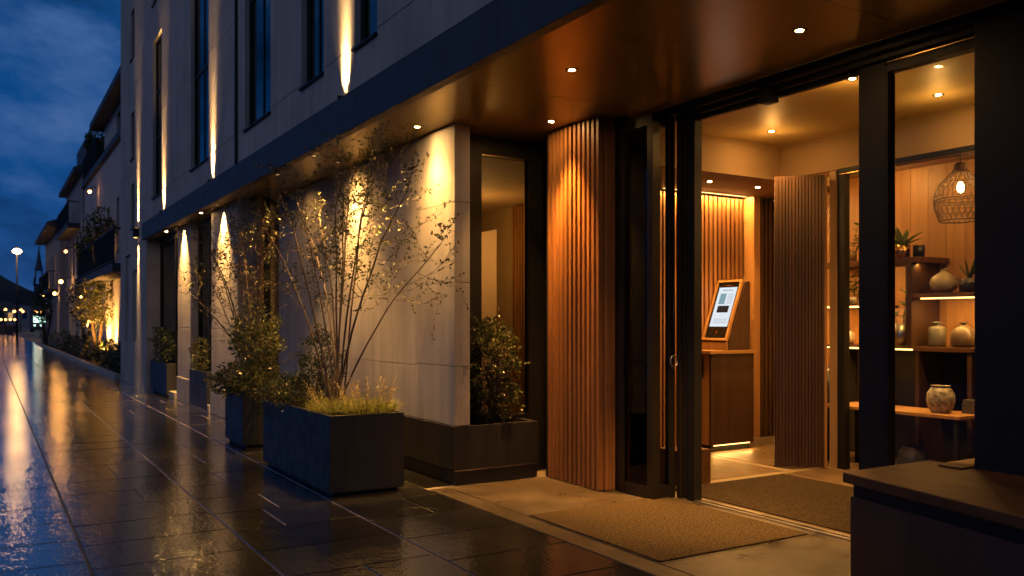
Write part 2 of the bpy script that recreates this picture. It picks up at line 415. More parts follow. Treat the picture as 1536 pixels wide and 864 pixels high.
# canopy: fascia and soffit
fa = MB(); 
for (a,b_) in ((-3,2.2),(2.2,4.62),(4.62,7.02),(7.02,9.42),(9.42,11.82),(11.82,14.22),(14.22,16.62),(16.62,19.0)):
    fa.box(2.70, FX-.004, a+.002, b_-.002, 3.075, 3.40)
fa.build('canopy_fascia', M['fascia'], B, bevel=.004)
fc = MB(); fc.box(2.715, FX+.1, -3, 18.99, 3.395, 3.418); fc.build('canopy_capping', M['black_metal'], B)
so = MB()
ysp = [-3,.9,3.05,5.4,7.6,9.8,12.0,14.2,16.4,18.99]
for i in range(len(ysp)-1):
    so.box(2.80, 3.02, ysp[i]+.001, ysp[i+1]-.001, 3.10, 3.13)
    so.box(3.028, 4.60, ysp[i]+.003, ysp[i+1]-.003, 3.104, 3.134)
so.build('canopy_soffit', M['bronze'], B)
sb = MB(); sb.box(2.80, 4.95, -3, 18.99, 3.16, 3.39); sb.build('canopy_slab', M['joint'], B)

# stone wall of the ground floor (panels with open joints)
def panels(mb, X, th, ya, yb, zrows, yj, gap=.004):
    """cladding panels facing -x"""
    for j in range(len(zrows)-1):
        for i in range(len(yj)-1):
            mb.box(X, X+th, yj[i]+gap/2, yj[i+1]-gap/2, zrows[j]+gap/2, zrows[j+1]-gap/2)
sw = MB()
panels(sw, 3.41, .06, 6.55, 7.31, [.51,1.02,1.74,2.43,3.098], [6.552,7.31])
panels(sw, 3.41, .06, 7.31, 11.76, [.51,1.0,1.75,2.85,3.098], [7.31,8.36,9.5,10.6,11.76])
panels(sw, 3.47, .09, 6.55, 6.6, [.51,1.02,1.74,2.43,3.098], [6.552,6.62])
sw.build('stone_wall', M['stone'], B, bevel=.002)
swb = MB(); swb.box(3.475,3.56,6.63,11.75,.0,3.10); swb.build('wall_core', M['joint'], B)
# dark plinth, wrapping the corner as a planting ledge below the side window
pl = MB()
pl.prism([(3.40,6.545),(4.26,6.545),(4.26,6.60),(3.455,6.60),(3.455,11.9),(3.40,11.9)], .13, .506)
pl.prism([(3.425,6.565),(4.26,6.565),(4.26,6.59),(3.455,6.59),(3.455,11.9),(3.425,11.9)], .0, .118)
pl.box(4.21,4.26,6.60,6.86,.0,.506)
pl.build('plinth', M['plinth'], B, bevel=.004)
pt = MB(); pt.box(3.412,4.262,6.552,6.558,.119,.129); pt.build('plinth_trim', M['steel'], B)
so_ = MB(); so_.box(3.57,4.21,6.60,6.86,.0,.46); so_.build('ledge_soil', M['soil'], B)
# side window above the plinth
fw = MB(); yA, yB = 6.87, 6.95
fw.box(3.56,3.853,yA,yB,.3,3.10); fw.box(4.365,4.74,yA,yB,.0,3.10); fw.box(3.853,4.365,yA,yB,2.93,3.10); fw.box(3.853,4.365,yA,yB,.3,.54)
fw.box(3.56,3.60,6.62,6.87,.46,3.10)
sfw = fw.build('side_window', M['black_metal'], B)
p = MB(); p.box(3.853,4.365,6.905,6.913,.54,2.93); p.build('pane', M['glass'], sfw)
tb = MB(); tb.box(3.853,4.365,6.862,6.869,2.925,2.932); tb.box(4.358,4.365,6.862,6.869,.54,2.925); tb.build('bead', M['brass'], sfw)

# pillars and glazing of the far bays
for (y0,y1,x1) in ((12.14,13.76,3.4),(15.35,16.5,3.07)):
    p = MB()
    for (za,zb) in ((.0,.42),(.42,1.3),(1.3,2.2),(2.2,3.098)):
        e = .02 if za == 0 else 0
        p.box(2.95-e, 3.6, y0, y1, za+.002, zb-.002)
    p.build('pillar', M['stone'], B, bevel=.003)
def glazed_bay(x, y0, y1, mull, z0=.12, sill=None):
    f = MB()
    ys = [y0] + mull + [y1]
    for k, y in enumerate(ys): f.box(x, x+.08, y-.04, y+.04, z0, 3.10)
    for k in range(len(ys)-1): f.box(x+.003, x+.077, ys[k]+.04, ys[k+1]-.04, z0, z0+.08); f.box(x+.003,x+.077,ys[k]+.04,ys[k+1]-.04,2.98,3.10)
    w = f.build('bay_window', M['black_metal'], B)
    p = MB(); p.box(x+.03,x+.038,y0+.04,y1-.04,z0+.08,2.98); p.build('pane', M['glass_dark'], w)
    st = MB(); st.box(x-.16, x+.1, y0-.04, y1+.04, .0, z0-.002); st.build('step', M['stone'], w, bevel=.004)
glazed_bay(3.22, 11.80, 12.10, [])
glazed_bay(3.07, 13.80, 15.31, [14.5])
glazed_bay(3.05, 16.54, 18.96, [17.3])
# brown timber post beside the wall end
pp = MB(); pp.box(3.16,3.215,11.78,12.0,.12,3.10); pp.build('timber_post', M['oak'], B)

# slatted timber screen by the entrance
ss = MB(); sbk = MB()
y = 5.695
while y < 6.47:
    ss.box(4.295, 4.345, y, y+.034, .012, 3.096); y += .0655
for k in range(3):
    ss.box(4.352+k*.034, 4.352+k*.034+.03, 5.672, 5.70, .012, 3.096)
ss.build('slat_screen', M['cedar'], B, bevel=.002)
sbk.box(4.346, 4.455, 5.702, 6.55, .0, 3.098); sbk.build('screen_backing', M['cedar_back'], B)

# entrance glazing: sidelight, return leaf, post, header
DX = 4.72
wl = MB(); wl.box(4.56,4.75,6.55,7.0,0,3.10); wl.box(4.458,4.56,5.62,6.54,0,3.10); wl.build('dark_wall', M['black_metal'], B)
sd = MB()
sd.box(4.44,4.50,5.56,5.62,0,3.04); sd.box(4.43,4.49,5.18,5.245,0,3.04); sd.box(4.445,4.485,5.245,5.56,.0,.10); sd.box(4.445,4.485,5.245,5.56,2.95,3.04)
sdo = sd.build('sidelight', M['bronze_metal'], B, bevel=.003)
p = MB(); p.box(4.462,4.470,5.245,5.56,.10,2.95); p.build('pane', M['glass_dark'], sdo)
dl = MB()
dl.box(4.491,4.515,5.185,5.24,.01,3.03); dl.box(4.612,4.668,5.185,5.24,.01,3.03); dl.box(4.515,4.612,5.19,5.235,.01,.11); dl.box(4.515,4.612,5.19,5.235,2.94,3.03)
dlo = dl.build('sliding_door', M['bronze_metal'], B, bevel=.003)
p = MB(); p.box(4.515,4.612,5.208,5.216,.11,2.94); p.build('pane', M['glass'], dlo)
hd = MB(); hd.tube([(4.64,5.165,1.15),(4.64,5.165,1.62)], .009, 8); hd.tube([(4.64,5.18,1.17),(4.64,5.165,1.17)], .007, 6); hd.tube([(4.64,5.18,1.60),(4.64,5.165,1.60)], .007, 6)
hd.build('pull_bar', M['black_metal'], dlo)
rg = MB(); pts = [(4.64+.035*math.cos(a), 5.168, 1.09+.045*math.sin(a)) for a in [2*PI*i/16 for i in range(17)]]
rg.tube(pts, .007, 6, cap=False); rg.box(4.63,4.65,5.17,5.185,1.02,1.05); rg.build('lock_ring', M['steel'], dlo)
dl2 = MB()
dl2.box(4.70,4.735,5.10,5.175,.01,3.03); dl2.box(4.672,4.70,5.13,5.17,.01,3.03)
dl2.build('door_stile', M['bronze_metal'], B, bevel=.003)
ps = MB(); ps.box(4.70,4.78,5.00,5.09,.0,3.03); ps.build('entrance_post', M['black_metal'], B, bevel=.004)
po = MB(); po.box(4.70,4.80,3.33,3.52,.0,3.03); po.build('entrance_post', M['black_metal'], B, bevel=.004)
pq = MB(); pq.box(4.60,4.86,1.1,2.714,.0,3.03); pq.build('entrance_pier', M['black_metal'], B, bevel=.004)
hh = MB(); hh.box(4.60,4.80,-3,6.54,3.035,3.098); hh.box(4.66,4.70,-3,5.17,3.0,3.034); hh.box(4.72,4.76,-3,5.17,2.97,3.034); hh.build('header_beam', M['black_metal'], B, bevel=.003)
hb = MB(); hb.box(4.7,4.708,2.72,3.32,2.985,2.992); hb.build('header_trim', M['brass'], B)
sg = MB(); sg.box(4.70,4.78,2.716,3.328,.0,.10); sg.box(4.70,4.78,2.716,3.328,2.93,2.968)
sg.box(4.70,4.72,2.716,2.73,.1,2.93); sg.box(4.70,4.72,3.314,3.328,.1,2.93)
sgo = sg.build('shop_window', M['black_metal'], B)
p = MB(); p.box(4.735,4.743,2.716,3.328,.10,2.93); p.build('pane', M['glass'], sgo)
w2 = MB(); w2.box(4.70,4.9,-3,1.1,0,3.10); w2.build('end_wall', M['black_metal'], B)
tk = MB(); tk.box(4.70,4.735,3.53,5.0,.003,.012); tk.box(4.765,4.80,3.53,5.0,.003,.012); tk.build('door_track', M['steel'], B)
tk2 = MB(); tk2.box(4.735,4.765,3.53,5.0,.0,.004); tk2.build('track_slot', M['black_metal'], B)

# interior shell
fl = MB()
for (xa,xb,ya,yb) in ((4.80,5.0,2,5.6),(5.0,6.4,5.6,7.3),(6.5,8.2,5.6,7.3),(5.0,6.4,7.4,12),(6.5,8.2,7.4,12),(6.4,8.2,-1,5.5),(4.8,6.4,-1,2.9),(5.0,6.4,2.9,5.5),(3.58,4.95,7.0,12)):
    fl.box(xa+.003,xb-.003,ya+.003,yb-.003,-.03,.004)
fl.build('interior_floor', M['int_floor'], B)
fs = MB(); fs.box(4.70,8.3,-1,12,-.04,.0015); fs.box(3.57,4.70,7.0,12,-.04,.0015); fs.build('floor_border', M['int_strip'], B)
ic = MB(); ic.box(4.81,6.95,-1,6.13,3.2,3.24); ic.build('interior_ceiling', M['interior_ceiling'], B)
bh = MB(); bh.box(4.81,6.93,6.13,7.3,2.85,3.24); bh.box(6.95,7.02,-1,6.13,2.86,3.24); bh.box(6.93,8.2,6.13,7.3,2.851,3.24)
bh.build('bulkhead', M['plaster'], B)
dc = MB(); dc.box(7.02,8.2,-1,6.13,2.95,3.0); dc.build('alcove_ceiling', M['plaster'], B)
iw = MB(); iw.box(8.0,8.06,-1,6.4,0,2.95); 
for k in range(38):
    yb_ = -.9+k*.19; iw.box(7.985,7.999,yb_+.002,yb_+.188,0,2.948)
iw.build('panelled_wall', M['oak'], B)
for q in ((8.1,8.15,6.4,12,0,3.0),(4.81,8.1,-1.05,-1,0,3.2),(3.56,8.1,12,12.05,0,3.0)): MB().box(*q).build('interior_wall', M['plaster'], B)
lc = MB(); lc.box(3.57,8.2,7.3,12.05,3.0,3.05); lc.box(4.81,8.2,7.28,7.3,2.85,3.05); lc.build('lounge_ceiling', M['plaster'], B)
# lit slatted wall behind the counter
sl = MB(); x = 6.22
while x < 7.50:
    sl.box(x, x+.042, 7.165, 7.20, .0, 2.82); x += .068
sl.build('slat_wall', M['cedar'], B, bevel=.002)
slb = MB(); slb.box(6.2,7.62,7.201,7.26,0,2.85); slb.build('slat_backing', M['walnut_v'], B)
pi_ = MB(); pi_.box(7.52,7.62,7.02,7.20,.0,2.848); pi_.build('pilaster', M['oak'], B, bevel=.003)
sl2 = MB(); x = 7.65
while x < 8.05:
    sl2.box(x, x+.042, 7.10, 7.14, .0, 2.84); x += .068
sl2.box(7.63,8.1,7.141,7.2,0,2.85)
sl2.build('slat_wall', M['walnut_v'], B)  # darker timber paints the shade on this continuing stretch of slats
bb = MB(); bb.box(7.5,8.0,7.0,7.02,.0,.07); bb.build('skirting', M['int_strip'], B)
cv = MB(); cv.box(6.25,7.5,7.12,7.14,2.846,2.849); cv.build('cove_light', M['led'], B)
strip_light('cove_lamp', (6.87,7.12,2.84), 1.25, .02, 13, (R(-8),0,0), WARM, B)
# lounge seen through the side window: partition with doorway and slats
lw = MB(); lw.box(6.2,6.26,7.28,10.62,0,3.0); lw.box(6.2,6.26,11.3,12,0,3.0); lw.box(6.2,6.26,10.62,11.3,2.72,3.0); lw.build('lounge_wall', M['plaster'], B)
ls = MB()
for k in range(8): ls.box(6.15,6.199,9.55+k*.075,9.55+k*.075+.042,0,2.98)
ls.build('slat_wall', M['cedar'], B)
lf = MB(); lf.box(7.0,7.06,11.6,11.7,0,2.3); lf.box(7.0,7.06,11.3,11.35,0,2.3); lf.box(7.0,7.06,11.35,11.6,2.22,2.3); lf.box(7.0,7.05,11.35,11.6,1.2,1.24); lf.build('inner_frame', M['black_metal'], B)

# shopfront frame of the inner shop and the fluted leaf that opens from it
jf = MB(); jf.box(6.90,6.96,5.42,5.49,.0,2.84); jf.build('shop_jamb', M['plaster'], B)
jd = MB(); jd.box(6.925,7.0,5.34,5.42,.0,2.80); jd.box(6.925,7.0,-1,5.42,2.80,2.858); jd.build('shop_frame', M['black_metal'], B)
lt = MB(); lt.box(6.918,6.924,-1,5.42,2.80,2.806); lt.build('frame_trim', M['brass'], B)
a = Vector((6.48,5.79)); b_ = Vector((6.80,5.47)); u = (b_-a).normalized(); n2 = Vector((u.y,-u.x)); n2 = n2 if n2.y < 0 else -n2
Lf = (b_-a).length
fd = MB(); cc = (a+b_)/2 - n2*.03
fd.obox(cc, u, n2, .012, 2.80, Lf/2, .022)
k = 0.012
while k < Lf-.02:
    c_ = a + u*(k+.011) - n2*.0
    fd.obox(c_, u, n2, .014, 2.798, .011, .009); k += .030
fdo = fd.build('fluted_door', M['walnut_v'], B)
fe = MB(); fe.obox(b_+u*.014-n2*.03, u, n2, .012, 2.80, .012, .026); fe.build('door_edge', M['oak'], fdo)
lk = MB(); lk.obox(b_+u*.03-n2*.03, u, n2, .25, .34, .003, .010); lk.build('latch', M['black_metal'], fdo)

# ------------------------------------------------------------------ downlights
def make_downlight():
    t = thing('recessed_downlight', 'x', 'downlight', (0,0,0), 'recessed downlights in the canopy soffit')
    r = MB(); r.lathe([(.026,.0),(.042,-.004),(.045,.0),(.045,.01),(.024,.012)], (0,0,0), 24); r.build('trim_ring', M['bronze_metal'], t)
    l = MB(); l.lathe([(.0,-.001),(.020,-.001)], (0,0,0), 20); l.build('lens', M['lens'], t)
    return t
dl0 = make_downlight()
used = [False]
def downlight(x, y, z, label, group, power, target=None, angle=70, blend=.8, col=WARM, off=False, size=.03):
    t = dl0 if not used[0] else copy_tree(dl0)
    used[0] = True
    t.location = (x, y, z-.001); t['label'] = label; t['group'] = group
    if off:
        for c in t.children:
            if c.name.startswith('lens'): c.data = lens_off
    if power:
        spot('downlight_lamp', (x, y, z-.02), target or (x, y, 0), power, angle, blend, col, size)
    return t
l = MB(); l.lathe([(.0,-.001),(.020,-.001)], (0,0,0), 20); tmp = l.build('lens_unlit', M['lens_off']); lens_off = tmp.data; bpy.data.objects.remove(tmp)
GS = 'recessed downlights in the canopy soffit'; GI = 'downlights in the lobby ceiling'
Z = 3.10
downlight(4.06,3.44,3.104,'lit downlight in the bronze soffit nearest the top right, above the bench', GS, 190, (4.42,4.72,0), 44, 1.0)
downlight(3.38,4.78,3.104,'lit downlight in the soffit middle, above the outer edge of the entrance mat', GS, 46, (3.8,4.95,0), 76, 1.0)
downlight(4.10,6.10,3.104,'small lit downlight in the soffit just left of the timber slat screen', GS, 200, (4.37,6.03,.6), 58, 1.0, AMBER, size=.06)
downlight(3.21,6.87,3.104,'lit downlight in the soffit washing the outer corner of the stone wall', GS, 105, (3.33,6.89,0), 96, 1.0, size=.09)
downlight(3.20,8.84,3.104,'dim downlight in the soffit behind the crown of the tall planter tree', GS, 210, (3.34,8.84,0), 92, 1.0, off=True, size=.09)
downlight(2.86,12.95,3.10,'dim downlight close to the face of the wider stone pillar', GS, 400, (2.93,12.95,0), 84, 1.0, off=True)
downlight(2.86,8.6,3.10,'added dim downlight among the top branches above the long planter', GS, 50, (2.74,7.6,.6), 56, off=True)  # downlight put in to light the leaves and grass
downlight(2.86,9.9,3.10,'added dim downlight above the round bush in the shorter planter', GS, 120, (2.55,9.95,.6), 60, off=True)  # likewise put in, to light the bush
downlight(2.85,14.0,3.10,'lit downlight in the soffit between the two stone pillars', GS, 18)
downlight(2.87,15.9,3.10,'dim downlight close to the face of the narrower far pillar', GS, 400, (2.93,15.9,0), 84, 1.0, off=True)
downlight(2.88,17.2,3.10,'farthest lit downlight, at the end of the canopy', GS, 14)
downlight(6.33,5.69,3.2,'bright downlight in the lobby ceiling straight above the fluted door', GI, 48, None, 110, .9)
downlight(5.47,4.15,3.2,'lobby ceiling downlight beside the broad entrance post', GI, 62, (5.0,4.5,0), 110, .9)
downlight(6.44,4.09,3.2,'lobby ceiling downlight seen through the right-hand glass pane', GI, 55, None, 110, .9)
GB = 'downlights in the lowered ceiling over the counter'
downlight(6.37,6.55,2.85,'left one of two downlights in the lowered ceiling above the counter', GB, 45, None, 90, .8)
downlight(7.09,6.57,2.85,'right one of two downlights in the lowered ceiling above the counter', GB, 45, None, 90, .8)

def grazer(name, x, y, z, power, parent=None, down=False, w=.16, spread=26, tilt=6.0):
    o = strip_light(name, (x,y,z), .015, w, power, (0, R(-tilt) if down else R(180+tilt), 0), WARM2, parent)
    o.data.spread = R(spread); return o
# unseen lamps added to stand for the shelf and lounge lighting of the place
point('lounge_lamp', (5.2,9.6,2.4), 9, WARM, .1)
point('back_room_lamp', (6.9,10.9,2.5), 18, WARM2, .08)
point('alcove_fill', (7.4,3.6,2.8), 6, WARM, .08)
point('alcove_fill', (7.45,5.5,2.85), 5, WARM, .08)

for (x_,y_) in ((6.33,5.69),(5.47,4.15),(6.44,4.09)): point('ceiling_fill', (x_,y_,3.0), 1.5, WARM, .04).data.specular_factor = 0  # points added below the downlights to brighten the ceiling
spot('downlight_lamp', (4.02,6.2,3.08), (3.95,6.6,.8), 45, 70, 1.0, WARM)  # second spot added at this downlight to brighten the ledge shrub
spot('downlight_lamp', (3.17,6.87,3.08), (2.70,7.02,.6), 190, 36, .9, WARM)  # second spot added at the corner downlight to brighten the grass
for (x_,y_,p_) in ((3.15,6.87,15),(3.14,8.84,24),(3.05,10.4,7)): spot('wash_fill', (x_,y_,3.07), (3.38,y_,1.2), p_, 150, 1.0, WARM, .1)  # wide spots added to soften the light on the stone wall
# motion sensor hanging from the header
ms = MB(); ms.box(4.60,4.69,4.15,4.25,2.92,3.034); tag(ms.build('motion_sensor', M['black_metal'], base=(4.645,4.2,2.92), bevel=.006), 'small black box sensor hanging from the entrance header', 'sensor')

# facade uplights
def uplight(y, label, power, up=True, tgt=5.0):
    t = thing('facade_uplight', label, 'uplight', (2.742, y, 3.418), 'uplights along the top of the canopy')
    b_ = MB(); b_.lathe([(.0,0),(.028,0),(.032,.03),(.026,.032)], (2.742,y,3.418), 16); b_.build('housing', M['black_metal'], t)
    l_ = MB(); l_.lathe([(.0,.031),(.026,.031)], (2.742,y,3.418), 16); l_.build('lens', M['led'], t)
    grazer('uplight_lamp', 2.752, y, 3.452, power, t)
    spot('uplight_lamp', (2.755,y,3.452), (FX+.02, y, 3.95), power*9, 70, 1.0, WARM2, .03)
    return t
uplight(7.5, 'nearest facade uplight, on the canopy beside the small lit upper window', 3.2)
uplight(12.9, 'facade uplight on the canopy right beside the tallest blue-glass window', 6)
uplight(16.95, 'farthest facade uplight on the canopy, near its left end', 8)
sn = thing('wall_sconce', 'square black up and down light on the far bay of the stone building', 'wall light', (2.72,20.1,3.25))
b_ = MB(); b_.box(2.68,2.785,20.03,20.17,3.22,3.42); b_.build('housing', M['black_metal'], sn, bevel=.004)
l_ = MB(); l_.box(2.70,2.76,20.06,20.14,3.421,3.424); l_.box(2.70,2.76,20.06,20.14,3.213,3.217); l_.build('lens', M['led'], sn)
grazer('sconce_lamp', 2.745, 20.1, 3.44, 8, sn)
grazer('sconce_lamp', 2.74, 20.1, 3.20, 4, sn, True, .14, 30, 4)

# ------------------------------------------------------------------ mats, drain
m1 = MB(); m1.box(3.335,4.60,3.83,5.24,.004,.016)
tag(m1.build('entrance_mat', M['mat_out'], base=(3.96,4.5,.004), bevel=.004), 'brown coir mat on the paving outside the threshold', 'doormat')
m2 = MB(); m2.box(4.86,6.22,2.95,5.46,.004,.013)
tag(m2.build('lobby_mat', M['mat_in'], base=(5.5,4.2,.004), bevel=.003), 'darker brown mat inside the doorway, past the metal track', 'doormat')
dr = MB(); dr.lathe([(.152,.001),(.152,.003),(.146,.003),(.144,.001)], (2.72,5.80,0), 32)
tag(dr.build('drain_cover', M['black_metal'], base=(2.72,5.80,0)), 'small round metal cover set in the wet paving before the mat', 'drain cover')

# ------------------------------------------------------------------ bench / ledge at the right
bn = thing('timber_bench', 'dark walnut topped bench against the glazing at the bottom right', 'bench', (4.2,2.4,0))
t = MB(); t.prism([(3.90,3.02),(3.30,.6),(4.66,.6),(4.66,3.02)], .545, .60); t.build('top', M['walnut'], bn, bevel=.006)
t = MB(); t.prism([(3.945,2.985),(3.365,.65),(4.65,.65),(4.65,2.985)], .475, .544); t.build('shadow_gap', M['black_metal'], bn)
t = MB(); t.prism([(3.93,2.995),(3.345,.63),(4.655,.63),(4.655,2.995)], .004, .474); t.build('base', M['walnut_v'], bn, bevel=.004)
tr_ = MB(); tr_.box(4.50,4.655,2.725,2.86,.601,.612)
tag(tr_.build('timber_tray', M['walnut'], base=(4.4,2.8,.601), bevel=.003), 'thin dark board lying on the bench top beside the pier', 'board')
wd = MB(); wd.box(4.79,5.10,2.0,3.0,.52,.58); wd.box(4.84,5.05,2.1,2.95,.004,.519)
tag(wd.build('window_ledge', M['walnut'], base=(4.95,2.5,0), bevel=.004), 'dark timber ledge inside the right-hand pane, level with the bench', 'ledge')

# ------------------------------------------------------------------ counter and kiosk
ct = thing('reception_counter', 'timber reception counter with a pale lit side in front of the slat wall', 'counter', (6.9,6.9,0))
t = MB(); t.box(6.60,6.645,6.80,7.12,.08,1.055); t.build('end_panel', M['oak'], ct, bevel=.002)
t = MB(); t.box(6.6,7.24,6.765,6.799,.08,1.055); t.build('front_panel', M['walnut_v'], ct, bevel=.002)
t = MB(); t.box(6.646,7.24,6.80,7.13,.08,1.05); t.build('carcass', M['walnut_v'], ct)
t = MB(); t.box(6.57,7.27,6.745,7.15,1.056,1.092); t.build('top', M['oak_flat'], ct, bevel=.003)
t = MB(); t.box(6.63,7.21,6.80,7.12,.004,.079); t.build('toe_kick', M['black_metal'], ct)
t = MB(); t.box(6.594,6.599,6.88,7.1,.80,1.03); t.build('niche_shade', M['black_metal'], ct)  # thin black plate painting the shade of a recess
t = MB(); t.box(6.66,7.2,6.785,6.79,.066,.076); t.build('toe_light', M['led'], ct)
strip_light('toe_lamp', (6.93,6.775,.075), .6, .02, .6, (R(-30),0,0), WARM, ct)

ki = thing('check_in_kiosk', 'slanted timber touchscreen kiosk standing on the counter', 'kiosk', (6.9,6.95,1.093))
Y0, Y1 = 6.77, 7.15
# side profile: leaning face
bx, bz, tx, tz = 6.85, 1.19, 7.10, 1.86
t = MB(); t.prism_y([(6.85,1.094),(7.19,1.094),(7.19,1.84),(7.15,1.85),(tx+.02,tz-.02),(bx+.022,bz)], Y0+.001, Y1-.001); t.build('body', M['walnut_v'], ki, bevel=.003)
t = MB(); t.prism_y([(6.83,1.094),(6.849,1.094),(6.849,1.185),(6.83,1.185)], Y0, Y1); t.build('base', M['oak'], ki)
d = Vector((tx-bx, 0, tz-bz)); Ld = d.length; d.normalize(); nn = Vector((-d.z, 0, d.x))   # outward normal (towards -x, up)
def slant(mb, s0, s1, ya, yb, h0, h1):
    o = Vector((bx,0,bz)); n = len(mb.v)
    for h in (h0, h1):
        for (s_, y_) in ((s0,ya),(s1,ya),(s1,yb),(s0,yb)):
            q = o + d*s_ + nn*h; mb.v.append((q.x, y_, q.z))
    for f in ((0,1,2,3),(7,6,5,4),(0,4,5,1),(1,5,6,2),(2,6,7,3),(3,7,4,0)): mb.f.append(tuple(n+i for i in f)); mb.sm.append(False)
t = MB(); fr = .028
slant(t, 0, fr, Y0, Y1, 0, .03); slant(t, Ld-fr, Ld, Y0, Y1, 0, .03); slant(t, fr, Ld-fr, Y0, Y0+fr, 0, .03); slant(t, fr, Ld-fr, Y1-fr, Y1, 0, .03)
t.build('frame', M['oak_flat'], ki)
t = MB(); slant(t, fr, Ld-fr, Y0+fr, Y1-fr, 0, .015); scn = t.build('touchscreen', M['screen_black'], ki)
M['page'] = emit('page', (.80,.86,.92), .95)
M['page_blue'] = emit('page_blue', (.30,.48,.55), .75)
M['page_dark'] = emit('page_dark', (.05,.03,.025), .8)
M['page_grey'] = emit('page_grey', (.45,.50,.55), .8)
s0 = .165; s1 = Ld-.085; ya, yb = Y0+.055, Y1-.055
t = MB(); slant(t, s0, s1, ya, yb, .0155, .0165); t.build('display', M['page'], scn)
t = MB(); slant(t, s1-.20, s1-.075, yb-.135, yb-.045, .0168, .0172); t.build('picture', M['page_blue'], scn)
t = MB()
for k in range(5): slant(t, s1-.095-k*.024, s1-.088-k*.024, ya+.03, ya+.105, .0168, .0172)
for k in range(3): slant(t, s0+.04+k*.022, s0+.046+k*.022, ya+.03, yb-.04, .0168, .0172)
slant(t, s1-.04, s1-.03, ya+.06, yb-.06, .0168, .0172)
t.build('text_lines', M['page_grey'], scn)
t = MB(); slant(t, s1-.30, s1-.22, ya+.05, yb-.05, .0168, .0172); t.build('picture', M['page_dark'], scn)
t = MB(); slant(t, .085, .115, (Y0+Y1)/2-.015, (Y0+Y1)/2+.015, .0155, .017); slant(t, .072, .084, (Y0+Y1)/2-.006, (Y0+Y1)/2+.006, .0155, .017); slant(t, Ld-.068, Ld-.060, Y0+.12, Y1-.12, .0155, .017); t.build('emblem', M['brass'], scn)
ins = MB(); ins.box(4.98,5.3,5.02,5.4,.005,.22)
# low dark cabinet beside the door
cb = MB(); cb.box(5.02,5.36,5.50,5.80,.005,.30); tag(cb.build('low_box', M['walnut'], base=(5.2,5.65,0), bevel=.004), 'low dark timber box on the lobby floor behind the door post', 'box')

# ------------------------------------------------------------------ display shelving and its objects
DS = thing('display_unit', 'wall unit of walnut shelves and dark open niches in the alcove', 'shelving', (7.75,5.0,0))
t = MB(); t.box(7.52,7.983,4.96,6.1,1.965,2.02); t.build('shelf', M['walnut'], DS, bevel=.002)
t = MB(); t.box(7.52,7.983,3.6,5.05,1.63,1.67); t.build('shelf', M['walnut'], DS, bevel=.002)
t = MB(); t.box(7.52,7.983,5.5,6.1,1.54,1.57); t.build('shelf', M['walnut'], DS, bevel=.002)
t = MB(); t.box(7.5,7.983,3.6,6.1,1.125,1.166); t.build('cabinet_top', M['walnut'], DS, bevel=.002)
t = MB(); t.box(7.52,7.97,5.05,5.11,1.168,1.963); t.build('upright', M['walnut_v'], DS)
for y_ in (4.46,4.97,5.6): 
    t = MB(); t.box(7.52,7.97,y_,y_+.04,.004,1.124); t.build('upright', M['walnut_v'], DS)
t = MB(); t.box(7.95,7.982,3.6,6.1,.004,1.124); t.build('back_panel', M['cedar_back'], DS)
t = MB(); t.box(7.56,7.58,3.75,4.98,1.615,1.628); t.build('shelf_light', M['led'], DS)
strip_light('shelf_lamp', (7.62,4.35,1.62),   .02, 1.2, 4, (0,R(-12),0), WARM, DS)
t = MB(); t.box(7.515,7.519,5.5,6.1,1.545,1.562); t.build('shelf_edge_light', M['led'], DS)
strip_light('shelf_lamp', (7.6,5.75,1.53), .02, .6, 2.5, (0,R(-12),0), WARM, DS)
strip_light('niche_lamp', (7.6,5.4,1.11), .02, .7, 1.2, (0,R(-12),0), WARM, DS)
t = MB(); t.box(7.495,7.499,5.02,6.1,1.13,1.145); t.build('shelf_edge_light', M['led'], DS)

strip_light('shelf_lamp', (7.62,5.35,1.955), .02, .7, 2.2, (0,R(-12),0), WARM, DS)  # strip added under the top shelf to brighten the space below
strip_light('shelf_lamp', (7.62,4.3,2.9), .3, 1.2, 1.4, (0,0,0), WARM, DS)
def pot(name, prof, c, m, label, cat, group=None):
    o = MB().lathe(prof, c, 32).build(name, m, base=c); return tag(o, label, cat, group)
GV = 'vases and jars of the display'
pot('vase', [(0,0),(.06,.0),(.115,.05),(.125,.10),(.105,.15),(.05,.19),(.026,.205),(.024,.225),(.034,.235),(.028,.236),(.018,.22)], (7.72,4.85,1.67), M['ceramic_pale'], 'pale squat vase with a narrow neck on the lit middle shelf', 'vase', GV)
pot('jar', [(0,0),(.068,0),(.078,.02),(.078,.17),(.06,.19),(.035,.195),(.035,.215),(.045,.222),(.044,.235),(.0,.236)], (7.68,4.89,1.166), M['ceramic_grey'], 'straight grey lidded jar under the shelf light, left of the brown vase', 'jar', GV)
pot('vase', [(0,0),(.09,0),(.112,.03),(.115,.10),(.09,.17),(.04,.20),(.022,.205),(.022,.22),(.04,.228),(.04,.235),(.015,.236)], (7.68,4.63,1.166), M['ceramic_brown'], 'brown banded round vase under the shelf light', 'vase', GV)
pot('candle_holder', [(0,0),(.045,0),(.045,.008),(.010,.014),(.009,.12),(.014,.13),(.009,.14),(.009,.27),(.03,.285),(.03,.295),(.0,.295)], (7.60,5.09,1.166), M['brass'], 'slim brass candle holder beside the upright of the shelves', 'candle holder')
pot('vase', [(0,0),(.05,0),(.065,.04),(.06,.11),(.035,.14),(.035,.155),(.045,.165),(.02,.16)], (7.65,5.85,1.166), M['ceramic_pale'], 'small pale vase on the cabinet top seen left of the broad post', 'vase', GV)
